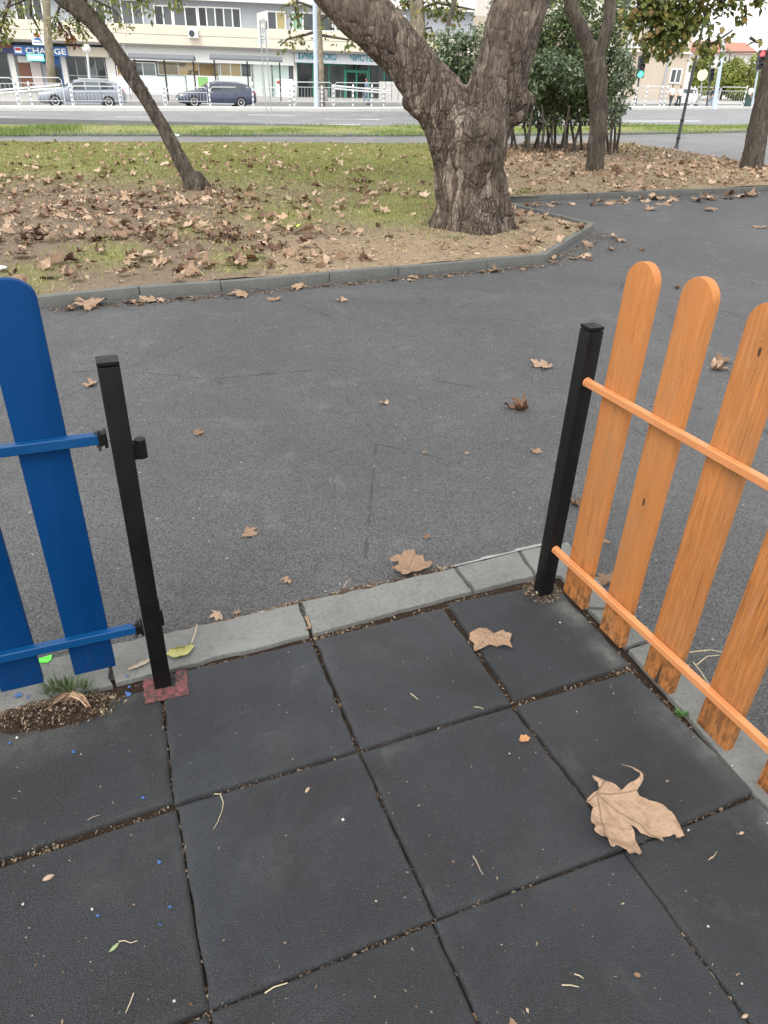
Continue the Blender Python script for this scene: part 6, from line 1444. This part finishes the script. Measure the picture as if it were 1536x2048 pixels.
# --- guard rails, banded bollards, big poles on the island
GR = 'guard rail panels along the traffic island'
def rail_panel(x0, x1, yb, ytop, lab, nb=10, mid=True):
    a, b = G(x0, yb), G(x1, yb); a[2] = float(gz(a[0], a[1])) + .13; b[2] = float(gz(b[0], b[1])) + .13; h = height_to(a, ytop); t = thing('guard_rail', lab, 'railing', a, GR)
    mb = MB(); r_ = .024; d = (b - a) / np.linalg.norm(b - a)
    mb.tube([a, a + ZD * (h - .12), a + ZD * h + d * .12, b + ZD * h - d * .12, b + ZD * (h - .12), b], r_, 8); mk('frame', mb, galv, t, smooth=50)
    for z in ([.18, h - .28] if mid else [.18]): mk('rail', MB().tube([a + ZD * z, b + ZD * z], r_ * .8, 6), galv, t, smooth=50)
    for k in range(1, nb): p_ = a + (b - a) * k / nb; mk('bar', MB().tube([p_ + ZD * .18, p_ + ZD * (h - (.28 if mid else .02))], .008, 5), galv, t, smooth=50)
for k, (x0, x1, ytp, where) in enumerate(((-70, 36, 154, 'cut off by the left edge of the picture'), (44, 132, 154, 'in front of the exchange shop door'), (150, 240, 172, 'in front of the silver car'), (247, 328, 173, 'between the two parked cars'), (336, 416, 174, 'in front of the nose of the dark blue car'), (424, 502, 174, 'in front of the doors of the dark blue car'), (510, 580, 175, 'in front of the white advert board'), (592, 664, 164, 'behind the tall blue grey pole'), (670, 800, 165, 'in front of the green shop door'), (1262, 1338, 172, 'left of the two walkers in white'), (1386, 1432, 174, 'left of the leaning light pole'), (1434, 1484, 174, 'between leaning light pole and woman in the skirt'))):
    rail_panel(x0, x1, 214 if x0 < 900 else 215.5, ytp, 'galvanised guard rail panel ' + where, 12 if x0 < 900 else 10)
BOL = 'banded bollards along the traffic island'
band_dark = plain('bollard_band', (.28, .30, .33), .6)
for x, yt, where in ((40, 160, 'left of the silver car'), (66, 165, 'at the nose of the silver car'), (147, 168, 'before the front door of the silver car'), (243, 168, 'behind the tail of the silver car'), (332, 170, 'between the parked cars'), (421, 168, 'before the front wheel of the dark car'), (507, 165, 'at the tail of the dark blue car'), (580, 175, 'left one of a pair by the white board'), (589, 164, 'right one of a pair by the white board'), (644, 173, 'just right of the tall pole'), (667, 170, 'second right of the tall pole'), (706, 170, 'below the green shop door'), (743, 170, 'beside the walker in blue'), (767, 172, 'left of the thick tree limb'), (1268, 175, 'right of the pale shrub'), (1288, 172, 'second right of the pale shrub'), (1318, 172, 'left of the walkers in white'), (1327, 172, 'close left of the walkers in white'), (1381, 174, 'right of the walkers in white'), (1484, 172, 'left of the woman in the skirt')):
    a = G(x, 216.2 if x < 900 else 216.0); a[2] = float(gz(a[0], a[1])) + .12; h = height_to(a, yt); t = thing('bollard', 'thin white and grey banded bollard ' + where, 'bollard', a, BOL)
    nb = 9; 
    mk('shaft', MB().lathe([(.05, 0), (.05, h), (.02, h + .05)], a, 10), white_pvc, t, smooth=50)
    for k in range(nb // 2): mk('band', MB().lathe([(.053, h * (k * 2 + 1) / nb), (.053, h * (k * 2 + 2) / nb)], a, 10), band_dark, t, smooth=50)
# white crash barrier tubes
for (q0, q1, where) in (((-60, 186), (128, 170), 'upper bar at the left edge'), ((-60, 192), (130, 176), 'lower bar at the left edge'), ((664, 171), (780, 182), 'upper bar beside the thick tree'), ((664, 177), (780, 187), 'lower bar beside the thick tree')):
    a = G(q0[0], 212.5); b = G(q1[0], 212.5); a[2] += height_to(a, q0[1]); b[2] += height_to(b, q1[1]); t = tag(mk('barrier_bar', MB().tube([a, b], .05, 8), white_pvc, org=a, smooth=60), 'white sloping barrier bar, ' + where, 'barrier')
def pole(name, lab, cat, x, yb, ytop, r0, r1, mat, over=0, xt=None, extra=None):
    a = G(x, yb); a[2] -= .05; h = height_to(a, ytop) + over; t = thing(name, lab, cat, a)
    tp = a + ZD * h
    if xt is not None: e = Yp(xt, ytop, a[1]); tp = a + (e - a) * (h / max(e[2] - a[2], .1))
    mb = MB(); mb.tube([a, tp], [r0, r1], 12); mk('pole', mb, mat, t, smooth=50); mk('base', MB().lathe([(r0 * 1.5, 0), (r0 * 1.4, .12), (r0, .16)], a, 12), mat, t, smooth=50); return t, a, tp
t, a, tp = pole('lamp_post', 'tall blue grey lamp post on the traffic island in front of the cleaners', 'lamp post', 633, 219, 0, .14, .11, pole_blue, 4)
mk('lamp_arm', MB().tube([tp - [0, 0, .1], tp + [.2, -.6, .5], tp + [.4, -1.8, .7]], .05, 8), pole_blue, t, smooth=60); mk('lamp_head', MB().box(tp + [.45, -2.2, .7], (.3, .8, .14)), dk, t, bevel=.04)
t, a, tp = pole('lamp_post', 'slim black lamp post at the edge of the lawn, right of the forked tree', 'lamp post', 1352, 298, 0, .052, .034, dk, .9)
mk('collar', MB().lathe([(.062, .33), (.066, .36), (.062, .40)], a, 12), black_trim, t); mk('collar', MB().lathe([(.060, .84), (.064, .87), (.060, .91)], a, 12), black_trim, t)
mk('lamp_globe', MB().lathe([(.05, -.05), (.17, .05), (.2, .2), (.15, .34), (.03, .42)], tp, 14), whitep, t, smooth=60)
t, a, tp = pole('lamp_post', 'leaning pale blue pole carrying a signal arm, in front of the yellow green trees', 'lamp post', 1428, 217.5, 78, .17, .13, pole_blue, 0, 1449)
e = Yp(1512, 104, a[1]); b_ = Yp(1440, 104, a[1]); mk('signal_arm', MB().tube([b_, e], .05, 8), dk, t, smooth=60)
t, a, tp = pole('lamp_post', 'short silver post with a white camera dome before the dark shop windows', 'lamp post', 183, 196, 104, .09, .08, galv, 0, 174)
mk('dome', MB().lathe([(.1, -.05), (.28, .1), (.3, .3), (.2, .48), (.05, .5)], tp, 12), white_pvc, t, smooth=60)
t, a, tp = pole('flag_pole', 'thin grey pole rising behind the leaning tree', 'pole', 262, 205, 88, .05, .04, greyw, 0, 247)
# sign on two posts
sgp = G(541, 253); hz0, hz1 = height_to(sgp, 92), height_to(sgp, 22); W1a, W2a = Yp(524, 98, sgp[1]), Yp(533, 98, sgp[1])
t = thing('road_sign', 'white information board on two thin grey posts on the grass verge', 'sign', sgp)
a1, a2 = G(535, 255), G(545, 255); t1, t2 = Yp(519, 40, a1[1]), Yp(529, 40, a2[1])
for a, tp in ((a1, t1), (a2, t2)): mk('post', MB().tube([a - [0, 0, .1], tp], .022, 8), greyw, t, smooth=50)
q = [Yp(511, 27, sgp[1] - .1), Yp(531, 21, sgp[1] + .35), Yp(534, 90, sgp[1] + .35), Yp(515, 95, sgp[1] - .1)]
nb_ = np.cross(q[1] - q[0], q[3] - q[0]); nb_ /= np.linalg.norm(nb_); nb_ = nb_ if nb_[1] < 0 else -nb_
q = [k + nb_ * .10 for k in q]; mk('board', MB().prism(q, -nb_ * .03), whitep, t)
def on(u, v): return q[0] * (1 - u) * (1 - v) + q[1] * u * (1 - v) + q[2] * u * v + q[3] * (1 - u) * v
for u0, u1, v0, v1 in ((.15, .28, .22, .34), (.36, .46, .2, .34), (.55, .66, .2, .33), (.14, .3, .42, .6), (.4, .5, .45, .62), (.60, .68, .46, .58), (.12, .5, .68, .72), (.12, .6, .78, .81), (.12, .45, .86, .89)):
    mk('print', MB().prism([on(u0, v0), on(u1, v0), on(u1, v1), on(u0, v1)], nb_ * .006), greyw, t)
mk('arrow_mark', MB().prism([on(.80, .30), on(.90, .28), on(.9, .52), on(.80, .54)], nb_ * .006), dk, t)
# litter bin
a = G(645, 207); mk_ = thing('litter_bin', 'grey litter bin behind the rail right of the tall pole', 'bin', a); h = 1.0
mk('drum', MB().lathe([(.36, 0), (.40, .1), (.40, .95), (.36, 1.0)], a, 14), plain('bin_grey', (.36, .35, .35), .6), mk_, smooth=50); mk('rim', MB().lathe([(.42, .93), (.42, 1.02), (.34, 1.04)], a, 14), dk, mk_, smooth=50)
# traffic signals
def signal(lab, cx, cy, w_, hpx, basex, colour, lit_idx, pmat=dk, yb=216, tilt=True):
    a = G(basex, yb); c = Yp(cx, cy, a[1]); rm = px2m(cx, cy, a[1], 1); t = thing('traffic_light', lab, 'traffic light', a)
    up = c - a; up /= np.linalg.norm(up); mk('pole', MB().tube([a - [0, 0, .1], c + up * .5], .07, 10), pmat, t, smooth=50)
    H_ = hpx * rm * .95; Wd = w_ * rm; axs = np.array([np.cross(up, [0, 1.0, 0]), [0, 1.0, 0], up]); axs[1] = np.cross(up, axs[0]); c = c - [0, .16, 0]
    hd = mk('housing', MB().box(c, (Wd, .22, H_), axs), dk, t, bevel=.04)
    for k in range(3):
        p_ = c + up * H_ * (.32 - .32 * k) - np.array([0, .115, 0]); rr = min(Wd * .38, H_ * .14)
        m_ = lamp('signal_' + colour, {'red': (1, .05, .05), 'green': (.05, .9, .5)}[colour], 2.5) if k == lit_idx else black_trim
        mk('lens', MB().lathe([(rr, 0), (rr * .8, .03), (rr * .3, .05)], p_, 14, ax=np.array([[1, 0, 0], [0, 0, 1], [0, -1, 0]])), m_, hd, smooth=60)
        mk('visor', MB().prism([p_ + [rr * 1.15 * math.cos(b), 0, rr * 1.15 * math.sin(b)] for b in np.linspace(0, math.pi, 9)] + [p_ + [rr * 1.05 * math.cos(b), 0, rr * 1.05 * math.sin(b)] for b in np.linspace(math.pi, 0, 9)], (0, -.2, 0)), black_trim, hd)
signal('traffic light showing green beside the pale shrub', 1281, 134, 15, 40, 1270, 'green', 2)
signal('traffic light showing red at the right edge behind the leaning trunk', 1520, 120, 15, 36, 1503, 'red', 0, pole_blue)
signal('dark traffic light seen from behind, left of the leaning pale pole', 1421, 150, 10, 24, 1413, 'red', 9)
t, a, tp = pole('road_sign', 'round pale yellow sign left of the dark traffic light', 'sign', 1400, 216, 150, .05, .045, greyw, 0, 1404)
mk('disc', MB().lathe([(.02, -.02), (.42, -.02), (.42, .02), (.02, .02)], tp - [0, .1, 0], 20, ax=np.array([[1, 0, 0], [0, 0, 1], [0, -1, 0]])), plain('sign_cream', (.72, .66, .48), .5), t, smooth=50)
# white van-like car nose behind the rail at the right
wc = car_paint('white_paint', (.75, .76, .77)); wc.node_tree.nodes['Principled BSDF'].inputs['Metallic'].default_value = 0
a = G(1368, 213.2); b = G(1403, 213.6); d = (b - a) / np.linalg.norm(b - a); a[2] = float(gz(a[0], a[1])) - .03; car('white car partly hidden by the guard rail beside the black lamp post', a, math.atan2(d[1], d[0]) + .9, 4.2, 1.42, 1.75, wc)

# --- people
def skin_body(name, joints, edges, mat, parent, sub=2):
    me = bpy.data.meshes.new('tmp'); me.from_pydata([list(map(float, j[0])) for j in joints], edges, []); o = bpy.data.objects.new('tmp', me); COL.objects.link(o)
    sm = o.modifiers.new('skin', 'SKIN'); 
    for k, v in enumerate(me.skin_vertices[0].data): v.radius = (joints[k][1], joints[k][1] if len(joints[k]) < 3 else joints[k][2]); v.use_root = (k == 0)
    s = o.modifiers.new('sub', 'SUBSURF'); s.levels = sub; s.render_levels = sub
    ev = o.evaluated_get(bpy.context.evaluated_depsgraph_get()); m2 = ev.to_mesh(); V = np.array([v.co[:] for v in m2.vertices]); F = [list(p_.vertices) for p_ in m2.polygons]; ev.to_mesh_clear(); bpy.data.objects.remove(o); bpy.data.meshes.remove(me)
    return mk(name, (V, F), mat, parent, smooth=180)
def person(lab, g0, yaw, h, top_mat, low_mat, hair_mat, skirt=False, stride=.16, shoe=black_trim, arms=(.1, -.1), bag=None):
    t = thing('person', lab, 'person', g0); c, s = math.cos(yaw), math.sin(yaw); k = h / 1.72
    def w(x, y, z): return np.array([g0[0] + (c * x - s * y) * k, g0[1] + (s * x + c * y) * k, g0[2] + z * k])
    J, E = [], []
    def add(p_, r, par=None): J.append((w(*p_), r * k)); (E.append((par, len(J) - 1)) if par is not None else None); return len(J) - 1
    pel = add((0, 0, .93), .13); wa = add((0, .01, 1.10), .115, pel); ch = add((0, .0, 1.30), .135, wa); nk = add((0, 0, 1.47), .055, ch); hd = add((0, .015, 1.56), .075, nk); hc_ = add((0, .02, 1.63), .085, hd); add((0, .015, 1.70), .06, hc_)
    feet = []
    for sg in (-1, 1):
        st_ = stride * sg
        hp = add((.09 * sg, 0, .88), .095, pel); kn = add((.095 * sg, st_ * .55 + .03, .48), .06, hp); an = add((.095 * sg, st_ * 1.0, .08), .04, kn); add((.10 * sg, st_ + .14, .035), .035, an); feet.append((.10 * sg, st_ + .05, .04))
        sh = add((.18 * sg, 0, 1.38), .06, ch); ar = arms[0 if sg < 0 else 1]; el = add((.225 * sg, ar * .5 - .02, 1.10), .043, sh); wr = add((.22 * sg, ar + .06, .87), .03, el); pm = add((.22 * sg, ar + .09, .80), .03, wr)
        for q_ in range(4): add((.22 * sg - .02 + .013 * q_, ar + .105 + .004 * q_, .72 + .006 * abs(q_ - 1.5)), .009, pm)
        add((.22 * sg - .035 * sg, ar + .12, .78), .010, wr)
    skin_body('body', J, E, skin_m, t)
    J2, E2 = [], []
    def add2(p_, r, par=None): J2.append((w(*p_), r * k)); (E2.append((par, len(J2) - 1)) if par is not None else None); return len(J2) - 1
    a0 = add2((0, 0, .90), .15); a1 = add2((0, .01, 1.10), .135, a0); a2 = add2((0, 0, 1.31), .155, a1); add2((0, 0, 1.44), .075, a2)
    for sg in (-1, 1): b0 = add2((.185 * sg, 0, 1.38), .075, a2); add2((.228 * sg, arms[0 if sg < 0 else 1] * .5 - .02, 1.12), .062, b0)
    skin_body('shirt', J2, E2, top_mat, t)
    if skirt:
        mb = MB(); mb.lathe([(.14 * k, .98 * k), (.20 * k, .80 * k), (.24 * k, .45 * k), (.29 * k, .12 * k), (.27 * k, .12 * k)], np.array(g0, float), 16); mk('skirt', mb, low_mat, t, smooth=60)
    else:
        J3, E3 = [], []
        def add3(p_, r, par=None): J3.append((w(*p_), r * k)); (E3.append((par, len(J3) - 1)) if par is not None else None); return len(J3) - 1
        p0 = add3((0, 0, .95), .145)
        for sg in (-1, 1): q0 = add3((.09 * sg, 0, .86), .115, p0); q1 = add3((.095 * sg, stride * sg * .55 + .03, .48), .08, q0); add3((.095 * sg, stride * sg, .11), .06, q1)
        skin_body('trousers', J3, E3, low_mat, t)
    for f in feet: mk('shoe', MB().box(w(*f), (.095 * k, .26 * k, .08 * k), np.array([[c, s, 0], [-s, c, 0], [0, 0, 1]])), shoe, t, bevel=.025)
    mb = MB(); mb.lathe([(.05 * k, 1.50 * k), (.095 * k, 1.57 * k), (.105 * k, 1.65 * k), (.08 * k, 1.715 * k), (.02 * k, 1.74 * k)], np.array(g0, float) + w(0, -.025, 0) - g0, 14); mk('hair', mb, hair_mat, t, smooth=60)
    f_ = w(0, .108, 1.60); mk('nose', MB().lathe([(.012 * k, -.025 * k), (.016 * k, -.01 * k), (.004 * k, .03 * k)], f_, 6), skin_m, t)
    for sg in (-1, 1): mk('eye', MB().lathe([(.002, -.008), (.009, 0), (.002, .008)], w(.032 * sg, .098, 1.63), 6), black_trim, t)
    if bag: mk('bag', MB().box(w(.0, -.20, 1.2), (.3 * k, .14 * k, .4 * k), np.array([[c, s, 0], [-s, c, 0], [0, 0, 1]])), bag, t, bevel=.03)
    return t
wcloth = plain('white_cloth', (.74, .74, .75), .8); dcloth = plain('dark_cloth', (.035, .045, .05), .85); hair_d = plain('dark_hair', (.05, .03, .02), .7); bcloth = plain('blue_cloth', (.22, .28, .38), .8); teal_skirt = plain('dark_teal_cloth', (.03, .065, .06), .85)
def ground_at(x, y): g_ = G(x, y); g_[2] = float(gz(g_[0], g_[1])); return g_
def on_kerb(x, y): g_ = ground_at(x, y); return g_
g_ = ground_at(1493, 216.4); person('woman in a white top and long dark skirt walking at the right', g_, R(-70), height_to(g_, 169), wcloth, teal_skirt, hair_d, skirt=True)
g_ = ground_at(1338, 216.4); person('left one of two walkers in white shirts beside the black lamp post', g_, R(200), height_to(g_, 169), wcloth, dcloth, hair_d)
g_ = ground_at(1354, 216.4); person('right one of two walkers in white shirts beside the black lamp post', g_, R(190), height_to(g_, 171), wcloth, dcloth, hair_d, stride=-.16)
g_ = ground_at(733, 209); person('walker in blue grey clothes in front of the green shop door', g_, R(120), height_to(g_, 156), bcloth, bcloth, hair_d)
g_ = ground_at(1418, 215.5); person('walker in dark clothes behind the rail left of the leaning pale pole', g_, R(100), height_to(g_, 174), dcloth, bcloth, hair_d)
# dark box hung high beside the forked tree
c = Yp(1247, 10, 30); t = thing('display_panel', 'dark hanging panel above the shrubs beside the forked tree', 'panel', (c[0], 30, float(gz(c[0], 30))))
rm = px2m(1247, 10, 30, 1); mk('mast', MB().tube([(c[0] + .45, 30.2, float(gz(c[0], 30))), (c[0] + .45, 30.2, c[2] + 1.5)], .05, 8), galv, t, smooth=50); mk('case', MB().box(c + [0, 0, .35], (24 * rm, .25, 52 * rm)), dk, t, bevel=.02)
